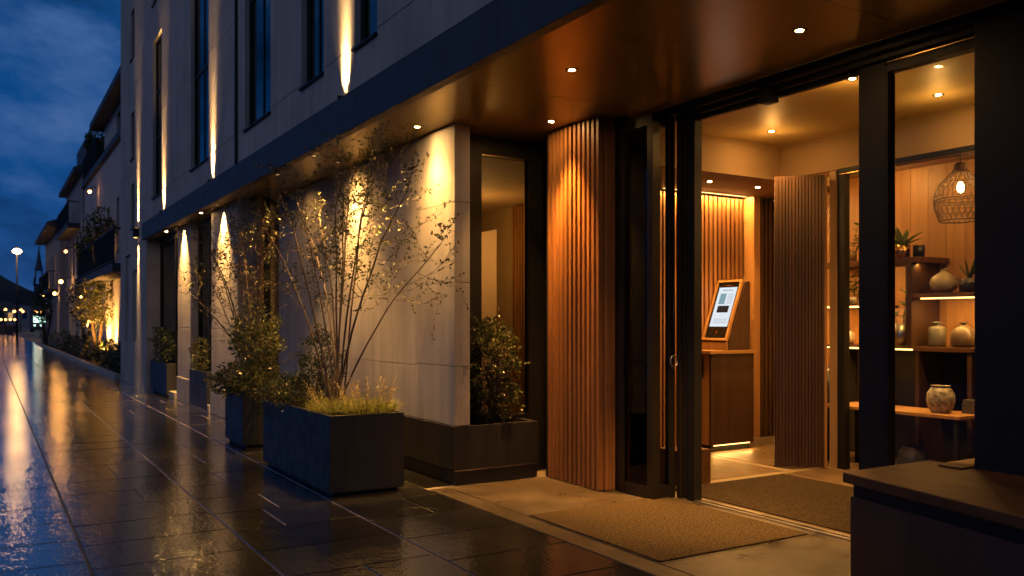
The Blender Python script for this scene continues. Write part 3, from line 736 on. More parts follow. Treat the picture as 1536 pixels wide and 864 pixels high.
# table in front of the unit
TB = thing('display_table', 'low oak topped table with black legs before the display unit', 'table', (7.3,4.9,0))
t = MB(); t.box(7.0,7.46,4.26,5.62,.57,.60); t.build('tabletop', M['oak_flat'], TB, bevel=.003)
for (x_, y_) in ((7.03,4.30),(7.41,4.30),(7.03,5.56),(7.41,5.56)):
    t = MB(); t.box(x_-.018,x_+.018,y_-.018,y_+.018,.004,.569); t.build('leg', M['black_metal'], TB)
pot('jar', [(0,0),(.075,0),(.105,.05),(.118,.11),(.112,.17),(.085,.215),(.072,.222),(.076,.235),(.083,.24),(.070,.24),(.064,.22)], (7.20,4.55,.60), M['ceramic_speckle'], 'speckled brown stoneware jar standing on the display table', 'jar', GV)
pot('vase', [(0,0),(.09,0),(.125,.04),(.13,.10),(.11,.17),(.05,.21),(.022,.222),(.022,.245),(.035,.252),(.015,.25)], (7.24,5.18,.60), M['ceramic_dark'], 'dark round vase with a thin neck on the left of the display table', 'vase', GV)
bx_ = MB(); bx_.box(7.30,7.44,4.28,4.42,.60,.69); bx_.box(7.305,7.435,4.285,4.415,.692,.72); tag(bx_.build('stone_box', M['ceramic_dark'], base=(7.37,4.35,.6), bevel=.004), 'dark lidded box on the display table, right of the speckled jar', 'box')
gb = MB()
for (x_, y_) in ((7.60,4.44),(7.60,4.20),(7.80,4.44),(7.80,4.20)): gb.box(x_-.004,x_+.004,y_-.004,y_+.004,1.167,1.29)
for z_ in (1.168,1.287): gb.box(7.60,7.80,4.197,4.203,z_,z_+.006); gb.box(7.60,7.80,4.437,4.443,z_,z_+.006); gb.box(7.597,7.603,4.2,4.44,z_,z_+.006); gb.box(7.797,7.803,4.2,4.44,z_,z_+.006)
gb.box(7.61,7.79,4.21,4.43,1.169,1.172)
tag(gb.build('wire_stand', M['brass'], base=(7.7,4.32,1.167)), 'thin brass frame box on the cabinet top beside the right pier', 'stand')
pot('urn', [(0,0),(.18,0),(.24,.1),(.27,.4),(.26,.75),(.22,.9),(.2,.93),(.19,.91)], (7.3,5.98,.004), M['pot_black'], 'large dark rounded urn behind the broad entrance post', 'urn')
pot('floor_pot', [(0,0),(.10,0),(.14,.08),(.13,.2),(.08,.26),(.075,.25)], (7.25,4.85,.004), M['ceramic_dark'], 'dark pot on the floor below the display table', 'pot')

def blade(mb, p, d, L_, W, droop=.3, nseg=5):
    """an arching strap leaf"""
    d = Vector(d).normalized(); side = d.cross(Vector((0,0,1)))
    if side.length < .05: side = Vector((1,0,0))
    side.normalize(); q = Vector(p); n = len(mb.v)
    for i in range(nseg+1):
        f = i/nseg; w = W*math.sin(PI*min(.98, .12+.86*f))*.5
        mb.v += [tuple(q-side*w), tuple(q+side*w)]
        q = q + d*(L_/nseg); d = (d + Vector((0,0,-droop/nseg))).normalized()
    for i in range(nseg): mb.f.append((n+2*i, n+2*i+1, n+2*i+3, n+2*i+2)); mb.sm.append(True)
def potted(label, c, potprof, pm, kind, seed):
    r = random.Random(seed); t = thing('potted_plant', label, 'potted plant', c, 'potted plants on the display shelves')
    MB().lathe(potprof, c, 24).build('pot', pm, t)
    top = max(z for _, z in potprof)
    f = MB(); o = Vector((c[0], c[1], c[2]+top-.02))
    if kind == 'fern':
        for i in range(12):
            a = r.uniform(0, 2*PI); blade(f, o, (math.cos(a)*.7, math.sin(a)*.9, r.uniform(.5,1.3)), r.uniform(.20,.30), .06, .5)
    elif kind == 'aloe':
        for i in range(16):
            a = r.uniform(0, 2*PI); blade(f, o, (math.cos(a)*.45, math.sin(a)*.6, 1.0), r.uniform(.16,.24), .024, .15)
    else:
        for i in range(9):
            a = r.uniform(0, 2*PI); st = o + Vector((math.cos(a)*.05, math.sin(a)*.06, 0)); tp = st + Vector((math.cos(a)*r.uniform(.02,.10), math.sin(a)*r.uniform(.03,.14), r.uniform(.1,.34)))
            f.tube([st, (st+tp)/2+Vector((0,0,.02)), tp], .003, 4)
            for k in range(4):
                q = st.lerp(tp, .4+.6*k/3); b2 = r.uniform(0, 2*PI); f.leaf(q, Vector((math.cos(b2), math.sin(b2), r.uniform(-.2,.5))), Vector((0,0,1)), r.uniform(.07,.11), .055)
    f.build('foliage', M['leaf_pot'], t)
    return t
cyl = lambda r_, h: [(0,0),(r_*.9,0),(r_,h*.5),(r_,h),(r_*.93,h),(r_*.9,h*.8)]
potted('broad strap-leaved plant in a brass pot on the top shelf', (7.66,5.25,2.02), cyl(.085,.13), M['brass'], 'fern', 1)
pot('pot', cyl(.055,.12), (7.70,5.09,2.02), M['pot_black'], 'black pot at the right end of the top shelf', 'pot')
potted('small trailing plant in a brown pot on the left of the top shelf', (7.66,5.83,2.02), cyl(.06,.11), M['ceramic_brown'], 'leafy', 2)
potted('spiky aloe in a square dark pot on the middle shelf', (7.72,4.60,1.67), cyl(.085,.13), M['pot_black'], 'aloe', 3)
potted('tiny plant in a glass-grey pot on the short left shelf', (7.68,5.83,1.57), cyl(.05,.09), M['ceramic_grey'], 'leafy', 4)
potted('bushy leafy plant in a steel pot on the cabinet top', (7.60,5.21,1.166), cyl(.09,.22), M['steel'], 'leafy2', 5)

# pendant lamp
PX, PY = 7.12, 4.32
pd = thing('pendant_lamp', 'woven rattan pendant lamp with a glowing bulb in the alcove', 'pendant lamp', (PX, PY, 2.3))
t = MB(); t.lathe([(0,2.95),(.05,2.95),(.05,2.93),(.0,2.92)], (PX,PY,0), 16); t.tube([(PX,PY,2.93),(PX,PY,2.76)], .005, 6); t.build('cord', M['black_metal'], pd)
prof = [(.035,2.76),(.05,2.745),(.055,2.70),(.10,2.655),(.155,2.60),(.195,2.53),(.212,2.46),(.208,2.40),(.19,2.33),(.165,2.27)]
def pr_at(f):
    i = min(int(f*(len(prof)-1)), len(prof)-2); g_ = f*(len(prof)-1)-i
    return (prof[i][0]*(1-g_)+prof[i+1][0]*g_, prof[i][1]*(1-g_)+prof[i+1][1]*g_)
t = MB()
for sgn in (-1, 1):
    for k in range(26):
        pts = []
        for i in range(13):
            f = .18+.82*i/12; r_, z_ = pr_at(f); a_ = 2*PI*k/26 + sgn*f*1.1
            pts.append((PX+r_*math.cos(a_), PY+r_*math.sin(a_), z_))
        t.tube(pts, .0032, 4, cap=False)
for f, rr in ((.2,.006),(.45,.005),(.68,.007),(.72,.005),(.85,.004),(1.0,.008)):
    r_, z_ = pr_at(f); t.tube([(PX+r_*math.cos(2*PI*i/32), PY+r_*math.sin(2*PI*i/32), z_) for i in range(33)], rr, 5, cap=False)
t.lathe([(.02,2.765),(.04,2.762),(.055,2.74),(.06,2.70),(.075,2.68)], (PX,PY,0), 20)
t.build('lamp_shade', M['rattan'], pd)
t = MB(); t.lathe([(0,2.60),(.016,2.595),(.026,2.57),(.03,2.54),(.022,2.515),(0,2.505)], (PX,PY,0), 16); t.build('bulb', M['bulb'], pd)
point('pendant_bulb_lamp', (PX,PY,2.55), 16, WARM, .03)

# ------------------------------------------------------------------ planters and plants
def planter(label, x0,x1,y0,y1,h, group='dark planters on the paving'):
    t = thing('planter', label, 'planter', ((x0+x1)/2,(y0+y1)/2,0), group)
    b_ = MB(); w_ = .03
    b_.box(x0,x1,y0,y0+w_,.03,h); b_.box(x0,x1,y1-w_,y1,.03,h); b_.box(x0,x0+w_,y0+w_,y1-w_,.03,h); b_.box(x1-w_,x1,y0+w_,y1-w_,.03,h)
    b_.build('box', M['planter'], t, bevel=.004)
    s_ = MB(); s_.box(x0+.04,x1-.04,y0+.04,y1-.04,.0,.029); s_.build('foot', M['black_metal'], t)
    d_ = MB(); d_.box(x0+w_,x1-w_,y0+w_,y1-w_,.03,h-.06); d_.build('soil', M['soil'], t)
    return t
planter('long low charcoal planter with the tall airy tree, nearest the camera', 2.33,2.97,6.62,8.57,.65)
planter('shorter charcoal planter with the round bush, behind the long one', 2.42,3.0,9.72,10.55,.66)
planter('dark planter against the glazing beyond the far pillar', 2.85,3.02,17.05,18.9,.62)
planter('dark planter in the narrow bay between the two pillars', 2.90,3.04,13.85,15.2,.62)

def rdir(r, up=0.0):
    while True:
        v = Vector((r.uniform(-1,1), r.uniform(-1,1), r.uniform(-1,1)))
        if .05 < v.length < 1: v.normalize(); v.z += up; return v.normalized()
def airy_tree(label, base, tips, seed, zmax, leafL=.035, dens=1.6, lean=(0,0), xmax=3.36):
    r = random.Random(seed); t = thing('multi_stem_tree', label, 'tree', base, 'airy multi-stem trees in the planters')
    st = MB(); lf = MB()
    bv = Vector(base)
    def ok(p): return p.z < zmax - max(0, (2.76-p.x))*(-1.0) * 0 and p.x < xmax
    def leaves(p, d, n):
        for _ in range(n):
            q = p + rdir(r)*.012; dd = (d*.5 + rdir(r)*.9)
            if q.z > zmax or q.x > xmax: continue
            lf.leaf(q, dd, rdir(r, .6), leafL*r.uniform(.6,1.25), leafL*r.uniform(.35,.55))
    def twig(p, d, ln, rad, lvl):
        nseg = 5; pts = [p.copy()]; q = p.copy(); dd = d.copy()
        for i in range(nseg):
            dd = (dd + rdir(r)*.16 + Vector((0,0,.05))).normalized(); nq = q + dd*(ln/nseg)
            if nq.z > zmax: dd.z = -abs(dd.z)*.1; dd.normalize(); nq = q + dd*(ln/nseg)
            if nq.x > xmax: dd.x = -abs(dd.x)*.2; dd.normalize(); nq = q + dd*(ln/nseg)
            q = nq; pts.append(q.copy())
            if lvl == 0 and i >= 0 and r.random() < .85:
                sd = (dd*.7 + rdir(r)*.85 + Vector((0,.0,.15))).normalized()
                twig(q, sd, ln*r.uniform(.35,.6), rad*.55, 1)
            if lvl >= 1 or i > 2: leaves(q, dd, r.choice((1,2,2,3)) if r.random() < .8*dens else 0)
        st.tube(pts, [max(.0012, rad*(1-.75*i/nseg)) for i in range(len(pts))], 4)
    for (tx_, ty_, tz_) in tips:
        tp = Vector((tx_, ty_, tz_)); p0 = bv + Vector((r.uniform(-.07,.07), r.uniform(-.16,.16), 0))
        ctl = p0.lerp(tp, .5) + Vector((r.uniform(-.05,.05), (p0.y-tp.y)*.22, .18+r.uniform(-.05,.1)))
        pts = []; n_ = 12
        for i in range(n_+1):
            f = i/n_; q = p0*(1-f)**2 + ctl*2*f*(1-f) + tp*f*f
            q += Vector((mnoise.noise(q*2.5), mnoise.noise(q*2.5+Vector((9,0,0))), 0))*.03*f
            pts.append(q)
        r0 = r.uniform(.007,.0115)
        st.tube(pts, [r0*(1-.8*i/n_)+.002 for i in range(n_+1)], 6)
        for i in range(5, n_):
            d = (pts[i+1]-pts[i]).normalized()
            for _ in range(r.choice((1,1,2)) if i > 6 else r.choice((0,1,1))):
                sd = (d*.55 + rdir(r)*.8).normalized()
                twig(pts[i], sd, r.uniform(.34,.72)*(1.1-.4*i/n_), .003, 0)
        twig(pts[-1], (pts[-1]-pts[-2]).normalized(), .25, .003, 0)
    st.build('stems', M['bark'], t); lf.build('foliage', M['leaf_airy'], t)
    return t
r = random.Random(11)
tips = []
for i in range(9):
    f = i/8; y_ = 6.15 + f*3.5; z_ = 2.35 + .45*math.sin(PI*min(1, max(0, .1+.85*f))) + r.uniform(-.22,.12)
    tips.append((2.72 + r.uniform(-.35,.40), y_, min(2.9, z_)))
tips += [(2.98,5.95,2.0),(2.6,7.2,2.85),(2.5,8.9,2.95)]
airy_tree('tall airy many-stemmed tree in the long planter, in front of the stone wall', (2.72,7.55,.58), tips, 5, 3.03)
tips = [(2.5,12.2,2.1),(2.45,11.6,2.4),(2.6,11.0,2.6),(2.55,10.4,2.55),(2.7,9.9,2.4),(2.4,12.6,1.8),(2.8,10.8,2.3),(2.45,12.0,2.6)]
airy_tree('smaller airy tree rising behind the round bush, in front of the wider pillar', (2.70,10.25,.6), tips, 8, 2.9, .033, 1.2)

def leafy_mass(f, r, c, rad, n, LL, up=.35, shell=.55, clump=1.7, thr=-.12):
    """leaves through an ellipsoid, thinned by noise so that gaps open"""
    c = Vector(c); k = 0; tries = 0
    while k < n and tries < n*6:
        tries += 1
        d = rdir(r); s_ = shell + (1-shell)*r.random()**.6 if r.random() < .85 else r.random()
        e = 1 + .28*mnoise.noise(d*2.3 + c)
        p = c + Vector((d.x*rad[0], d.y*rad[1], d.z*rad[2]))*s_*e
        if mnoise.noise(p*(clump/max(.2, min(rad))) + Vector((3,1,7))) < thr: continue
        f.leaf(p, d*.6 + rdir(r, up)*.8, rdir(r, .7), LL*r.uniform(.6,1.25), LL*r.uniform(.38,.55)); k += 1
def shrub(name, label, base, masses, seed, LL, m, cat='shrub', group=None, sprigs=0, sprig_reach=.3, branches=8):
    r = random.Random(seed); t = thing(name, label, cat, base, group); f = MB(); st = MB()
    bv = Vector(base)
    for (c, rad, n) in masses:
        leafy_mass(f, r, c, rad, n, LL)
        for i in range(branches):
            d = rdir(r); e = Vector(c) + Vector((d.x*rad[0], d.y*rad[1], d.z*rad[2]))*.75
            st.tube([bv+Vector((r.uniform(-.04,.04), r.uniform(-.04,.04), 0)), bv.lerp(e,.5)+Vector((0,0,.06)), e], [.008,.006,.002], 5)
    c, rad, n = masses[0]
    for i in range(sprigs):
        c, rad, n = r.choice(masses)
        d = rdir(r, .35); p = Vector(c) + Vector((d.x*rad[0], d.y*rad[1], d.z*rad[2]))*.8; q = p + d*sprig_reach*r.uniform(.4,1)
        st.tube([p, p.lerp(q,.5)+Vector((0,0,.02)), q], [.003,.0025,.001], 4)
        for k in range(9):
            f.leaf(p.lerp(q, .2+.8*k/8), d*.5+rdir(r)*.8, rdir(r,.5), LL*r.uniform(.6,1.1), LL*.45)
    st.build('stems', M['bark'], t); f.build('foliage', m, t)
    return t
shrub('round_bush', 'dense glossy round bush standing in the shorter planter', (2.68,10.1,.6),
      [((2.66,10.05,1.22),(.30,.42,.36),1500), ((2.60,10.1,.78),(.36,.62,.20),1100), ((2.5,9.75,.72),(.24,.3,.16),500), ((2.42,10.25,.70),(.20,.45,.17),600)], 21, .055, M['leaf_bush'], 'bush', sprigs=26, sprig_reach=.3)
shrub('corner_shrub', 'dense green shrub on the plinth ledge before the side window', (3.9,6.72,.46),
      [((3.88,6.70,1.03),(.27,.20,.40),1500), ((3.92,6.70,.70),(.25,.18,.22),700), ((3.80,6.62,1.25),(.16,.16,.18),250)], 22, .046, M['leaf_bush'], sprigs=30, sprig_reach=.2)
shrub('dark_shrub', 'dark needle-fine shrub behind the stems of the tall tree', (2.72,8.1,.58),
      [((2.74,8.1,.98),(.20,.30,.38),1700), ((2.62,8.35,.72),(.26,.24,.18),700)], 23, .036, M['leaf_dark'], sprigs=16, sprig_reach=.15)
shrub('trailing_shrub', 'low trailing green plant spilling over the far end of the long planter', (2.55,8.45,.6),
      [((2.50,8.5,.70),(.24,.26,.13),900), ((2.42,8.55,.58),(.12,.2,.14),300), ((2.42,7.95,.68),(.14,.45,.12),700), ((2.75,8.3,.74),(.25,.25,.14),500)], 24, .04, M['leaf_bush'], 'plant', sprigs=14, sprig_reach=.2)
shrub('far_bay_shrub', 'dark leafy shrub in the planter beyond the far pillar', (2.93,17.8,.56),
      [((2.93,17.8,.95),(.16,.7,.36),700)], 25, .07, M['leaf_dark'], sprigs=8)
shrub('narrow_bay_shrub', 'small lit shrub in the planter between the two pillars', (2.94,14.6,.56),
      [((2.95,14.5,.86),(.13,.5,.26),600)], 26, .06, M['leaf_bush'], sprigs=8, sprig_reach=.15)

# ornamental grasses and seed heads in the near end of the long planter
def grass_clump(label, c, rad, n, hgt, seed, heads, group):
    r = random.Random(seed); t = thing('grass_clump', label, 'ornamental grass', c, group); f = MB(); h = MB()
    for i in range(n):
        a = r.uniform(0, 2*PI); q = r.random()**.5
        p = Vector((c[0]+rad[0]*q*math.cos(a)*.8, c[1]+rad[1]*q*math.sin(a)*.8, c[2]))
        d = Vector((math.cos(a)*q*.6+r.uniform(-.3,.3), math.sin(a)*q*.7+r.uniform(-.3,.3), 1))
        blade(f, p, d, hgt*r.uniform(.5,1.1), r.uniform(.005,.011), r.uniform(.5,1.3), 4)
    for i in range(int(n*.9)):
        a = r.uniform(0, 2*PI); q = r.random()**.5
        p = Vector((c[0]+rad[0]*q*math.cos(a), c[1]+rad[1]*q*math.sin(a), c[2]+hgt*r.uniform(.1,.55)))
        f.leaf(p, rdir(r,.6), rdir(r,.4), .028*r.uniform(.6,1.3), .012)
    for i in range(heads):
        a = r.uniform(0, 2*PI); p = Vector((c[0]+rad[0]*.6*math.cos(a), c[1]+rad[1]*.6*math.sin(a), c[2]+.05))
        d = Vector((math.cos(a)*.45, math.sin(a)*.55, 1)).normalized(); ln = hgt*r.uniform(.9,1.7)
        q = p + d*ln; m_ = p.lerp(q,.5)+Vector((0,0,.03))
        h.tube([p,m_,q], .0013, 3)
        for k in range(10):
            s_ = p.lerp(q, .5+.5*k/9) + rdir(r)*.016; h.leaf(s_, rdir(r,.4), rdir(r,.4), .018, .013)
    f.build('blades', M['leaf_grass'], t); h.build('seed_heads', M['leaf_seed'], t)
GG = 'grasses in the long planter'
grass_clump('pale grass with seed heads at the right front corner of the long planter', (2.74,6.86,.58), (.25,.21), 800, .21, 31, 34, GG)
grass_clump('yellow-green grass tuft at the left front corner of the long planter', (2.52,7.05,.58), (.19,.28), 750, .18, 32, 12, GG)
grass_clump('tawny grass around the feet of the tall tree stems', (2.66,7.5,.58), (.24,.30), 600, .18, 33, 16, GG)

# ------------------------------------------------------------------ neighbouring street (each building a thing)
def neighbour(label, X, y0, y1, eave, wm, floors, bal=None, roofover=.6, win_w=1.0, nwin=6, lit=(), flat=False, skip=None):
    r = random.Random(int(y0)); t = thing('town_house', label, 'building', (X+3, (y0+y1)/2, 0), None)
    ops = []; step = (y1-y0)/nwin
    for k in range(nwin):
        yc = y0+(k+.5)*step
        for (za, zb) in floors:
          if not (skip and skip[0] < yc < skip[1] and za < 1): ops.append((yc-win_w/2, yc+win_w/2, za, zb))
    w = MB(); wall_grid(w, X, .3, (y0,y1), (0,eave), ops)
    w.quad((X,y1,0),(X,y1,eave),(X+8,y1,eave),(X+8,y1,0)); w.quad((X,y0,0),(X+8,y0,0),(X+8,y0,eave),(X,y0,eave)); w.quad((X+8,y0,0),(X+8,y1,0),(X+8,y1,eave),(X+8,y0,eave))
    w.build('wall', wm, t)
    rf_ = MB(); rf_.prism_y([(X-roofover,eave),(X+8.3,eave),(X+8.3,eave+.2),(X+4,eave+(.24 if flat else 2.0)),(X-roofover,eave+.22)], y0-.05, y1+.05); rf_.build('roof', M['slate'], t)
    for i, (a0,a1,za,zb) in enumerate(ops):
        f = MB(); x_ = X+.12
        f.box(x_,x_+.06,a0,a0+.06,za,zb); f.box(x_,x_+.06,a1-.06,a1,za,zb); f.box(x_,x_+.06,a0+.06,a1-.06,za,za+.06); f.box(x_,x_+.06,a0+.06,a1-.06,zb-.06,zb); f.box(x_+.005,x_+.055,(a0+a1)/2-.03,(a0+a1)/2+.03,za+.06,zb-.06)
        wo = f.build('window', M['black_metal'], t)
        p_ = MB(); p_.box(x_+.02,x_+.03,a0+.06,a1-.06,za+.06,zb-.06); p_.build('pane', M['warm_pane'] if i in lit else M['dark_window'], wo)
    st = MB(); st.box(X-.06,X-.003,y0,y1,floors[-1][0]-.6,floors[-1][0]-.45); st.build('string_course', wm, t)
    iw_ = MB(); iw_.box(X+.8,X+.85,y0+.1,y1-.1,.1,eave-.1); iw_.build('inner_wall', M['joint'], t)
    if bal:
        for (a0,a1,zb,dep) in bal:
            b_ = MB(); b_.box(X-dep,X-.003,a0,a1,zb,zb+.22); bo = b_.build('balcony', M['slate'], t)
            q = MB(); q.box(X-dep+.02,X-dep+.06,a0,a1,zb+1.15,zb+1.2); q.box(X-dep+.02,X-dep+.06,a0,a1,zb+.28,zb+.31)
            n_ = int((a1-a0)/.14)
            for k in range(n_+1): y_ = a0+(a1-a0)*k/n_; q.box(X-dep+.03,X-dep+.05,y_-.01,y_+.01,zb+.22,zb+1.15)
            q.box(X-dep+.06,X-.003,a0,a0+.03,zb+1.15,zb+1.2); q.build('railing', M['black_metal'], bo)
    return t
n1 = neighbour('pale rendered town house with plant-filled balcony, right behind the stone building', 3.6, 24.2, 41.5, 7.15, M['render_wall'], [(.4,2.5),(3.6,5.4)],
          bal=[(25.6,36.5,2.78,.7)], nwin=7, lit=(), roofover=.12, flat=True, win_w=.75, skip=(29,34.6))
# set-back top storey with a deep dark eave, and the terrace railing in front of the rest
t = MB(); wall_grid(t, 3.8, .3, (24.2,36.0), (7.4,8.75), [(31.0,32.4,7.6,8.5)]); t.box(4.15,11,24.25,35.95,7.4,8.74); t.build('top_storey', M['render_wall'], n1)
t = MB(); t.box(3.9,3.94,31.0,32.4,7.6,8.5); t.build('window', M['dark_window'], n1)
t = MB(); t.prism_y([(3.36,8.75),(11.5,8.75),(11.5,8.95),(7,10.0),(3.36,8.98)], 24.1, 36.8); t.build('eave_roof', M['slate'], n1)
t = MB()
for k in range(38): y_ = 36.1+k*.142; t.box(3.52,3.55,y_-.01,y_+.01,7.38,8.3)
t.box(3.5,3.57,36.05,41.5,8.3,8.36); t.build('terrace_railing', M['black_metal'], n1)
n2_ = neighbour('grey rendered house with a dark parapet block on its roof, second along the street', 3.55, 41.8, 50.8, 7.9, M['render_dark'], [(.4,2.5),(3.6,5.4)], bal=[(43,50,5.6,.5)], nwin=5, lit=(0,4,6), roofover=.35)
t = MB(); t.box(3.7,6.5,41.9,46.5,8.2,9.5); t.build('roof_block', M['slate'], n2_)
neighbour('narrow dark house with an overhanging roof, third along the street', 3.25, 51.0, 64.0, 6.4, M['render_dark'], [(.4,2.5),(3.4,5.2)], bal=[(53,63,3.0,.45)], nwin=6, lit=(0,3,8), roofover=.6)
# roof-terrace storey of the first house
# hedges, pots, bed kerb
kb = MB(); kb.box(2.70,2.85,23.4,66,-.04,.09); tag(kb.build('kerb', M['stone_far']), kind='structure')
bd = MB(); bd.box(2.86,3.55,23.4,66,-.04,.05); tag(bd.build('planting_bed', M['soil']), kind='structure')
hs_ = [(24.4,.85,.42),(26.2,.75,.4),(28.4,.9,.45),(30.6,.7,.4),(33.5,.85,.42),(37,.9,.45),(41,.8,.45),(46,.95,.5),(52,.85,.5),(60,1.0,.55)]
hl = ['dark clipped shrub nearest the far corner of the stone building','low dark shrub second along the planting bed','rounded shrub below the uplit tree','low shrub past the uplit tree','leafy shrub below the balcony end','bushy shrub beside the lit shopfront of the pale house','shrub at the joint of the first two houses','yellowish shrub before the second house','low shrub at the far side of the second house','large shrub before the third house']
for i, ((y_, h_, w_), lb) in enumerate(zip(hs_, hl)):
    shrub('street_shrub', lb, (3.2,y_,.05), [((3.15,y_,h_*.55),(w_*.75,w_*1.6,h_*.5),420)], 100+i, .11, M['leaf_bush'] if i % 3 == 2 else M['leaf_dark'], group='shrubs in the planting bed along the street', branches=4)
def street_tree(label, base, h, cr, seed, n, m, LL=.13, zc=None):
    r = random.Random(seed); t = thing('street_tree', label, 'tree', base, None); st = MB(); f = MB(); b0 = Vector(base)
    for k in range(4):
        a = 2*PI*k/4+.5; e = b0 + Vector((math.cos(a)*cr*.55, math.sin(a)*cr*.75, h*.82))
        mpt = b0.lerp(e,.45)+Vector((0,0,.25)); st.tube([b0, mpt, e], [.045,.032,.01], 6)
        for j in range(5):
            d = rdir(r,.5); p = mpt.lerp(e, r.random()); st.tube([p, p+d*cr*.6], [.012,.004], 4)
    leafy_mass(f, r, (base[0],base[1],base[2]+(zc or h*.72)), (cr*.8,cr*1.25,h*.34), n, LL, clump=2.2, thr=-.05)
    st.build('trunk', M['bark'], t); f.build('crown', m, t); return t
street_tree('young tree lit from below against the glowing wall by the stone building', (3.15,31.9,.05), 2.75, .75, 41, 900, M['leaf_bush'])
street_tree('dark slender tree below the balcony of the pale house', (3.15,35.6,.05), 2.9, .8, 42, 800, M['leaf_dark'])
street_tree('tall plant lit from below on the balcony of the pale house', (3.2,31.2,3.0), 2.3, .62, 43, 900, M['leaf_bush'], zc=1.25)
street_tree('dark leafy plant on the balcony, left of the uplit one', (3.2,34.6,3.0), 1.5, .6, 44, 700, M['leaf_dark'], zc=1.0)
street_tree('bushy plant on the roof terrace under the eave', (3.75,38.5,7.4), 1.6, .5, 45, 900, M['leaf_dark'], zc=1.2)
street_tree('dark street tree before the third house', (3.0,58,.05), 3.2, 1.0, 46, 700, M['leaf_dark'], .2)
street_tree('dark street tree at the far end of the row of houses', (3.3,66,.0), 3.4, .9, 47, 700, M['leaf_dark'], .2)
# glowing screen wall behind the uplit tree, and ground spots
spot('tree_spot', (3.2,30.6,.5), (3.6,31.3,1.7), 420, 120, .6, AMBER, .05)
spot('tree_spot', (3.2,32.8,.5), (3.6,32.6,1.7), 420, 120, .6, AMBER, .05)
spot('balcony_spot', (3.05,30.5,3.06), (3.3,31.25,4.2), 16, 66, .8, AMBER, .04)
for (y_, z_) in ((36.6,.3),(39.2,.3),(44.8,.3)):
    spot('column_spot', (3.35,y_,z_), (3.57,y_,2.0), 14, 40, .8, WARM, .04)
# wall lanterns
def lantern(x, y, z, label, s_, m, pw):
    t = thing('wall_lantern', label, 'wall lantern', (x,y,z), 'lanterns along the house fronts')
    MB().lathe([(0,-s_),(s_*.7,-s_*.7),(s_,0),(s_*.7,s_*.7),(0,s_)], (x,y,z), 14).build('globe', m, t)
    b_ = MB(); b_.tube([(x,y,z+s_),(x+.05,y,z+s_+.12),(x+.55,y,z+s_+.12)], .02, 6); b_.build('bracket', M['black_metal'], t)
    if pw: point('lantern_lamp', (x,y-s_*1.5,z), pw, AMBER, s_)
lantern(2.95,60,3.15,'brightest orange lantern, farthest along the house fronts', .17, M['lamp_orange'], 20)
lantern(3.05,47,3.35,'orange lantern on the second house front', .09, M['lamp_orange'], 8)
lantern(3.05,44,4.6,'small pale lantern high on the second house', .07, M['bulb_far'], 0)
lantern(3.3,36.0,6.3,'small lamp high on the pale house front', .06, M['lamp_orange'], 0)
lantern(3.05,51.5,2.9,'low orange lantern at the joint of the second and third houses', .08, M['lamp_orange'], 4)
lantern(3.2,38.3,2.4,'low warm lantern on the pale house front under the balcony end', .06, M['lamp_orange'], 3)
# street lamp
SLX, SLY = 2.05, 80.0
sl_ = thing('street_lamp', 'tall street lamp with a bright orange head at the far left', 'street lamp', (SLX,SLY,0))
t = MB(); t.tube([(SLX,SLY,0),(SLX,SLY,3.0),(SLX,SLY,6.9)], [.09,.07,.05], 8); t.build('pole', M['black_metal'], sl_)
t = MB(); t.lathe([(0,7.42),(.10,7.41),(.14,7.36),(.16,7.30),(.0,7.29)], (SLX,SLY,0), 16); t.build('lamp_cover', M['black_metal'], sl_)
t = MB(); t.lathe([(0,7.29),(.2,7.27),(.33,7.14),(.29,7.0),(.15,6.91),(0,6.88)], (SLX,SLY,0), 16); t.build('lamp_head', M['lamp_head'], sl_)
point('street_lamp_light', (SLX,SLY-.6,6.8), 60, WARM2, .3)
# festive kiosk far down the street
KX, KY = 2.0, 128.0
kk = thing('market_kiosk', 'round kiosk hung with orange bulbs far down the street', 'kiosk', (KX,KY,0))
t = MB(); t.lathe([(0,4.2),(2.0,3.2),(2.05,3.0),(0,3.0)], (KX,KY,0), 12, False); t.build('roof', M['slate'], kk)
t = MB(); t.lathe([(1.5,0),(1.5,1.0),(0,1.0)], (KX,KY,0), 12, False)
for k in range(8): a_ = 2*PI*k/8; t.tube([(KX+1.7*math.cos(a_),KY+1.7*math.sin(a_),0),(KX+1.7*math.cos(a_),KY+1.7*math.sin(a_),3.0)], .07, 6)
t.build('stand', M['slate'], kk)
for k in range(12):
    a_ = 2*PI*k/12; t = MB(); c_ = (KX+1.95*math.cos(a_), KY+1.95*math.sin(a_), 2.75+.25*(k%2)); rr = .14
    t.lathe([(0,-rr),(rr*.8,-rr*.6),(rr,0),(rr*.8,rr*.6),(0,rr)], c_, 10); t.build('bulb', M['bulb_far'], kk)
for k in range(5):
    t = MB(); c_ = (KX-1.0+k*.5, KY-1.75, 1.7); rr = .13; t.lathe([(0,-rr),(rr*.8,-rr*.6),(rr,0),(rr*.8,rr*.6),(0,rr)], c_, 10); t.build('bulb', M['bulb_far'], kk)
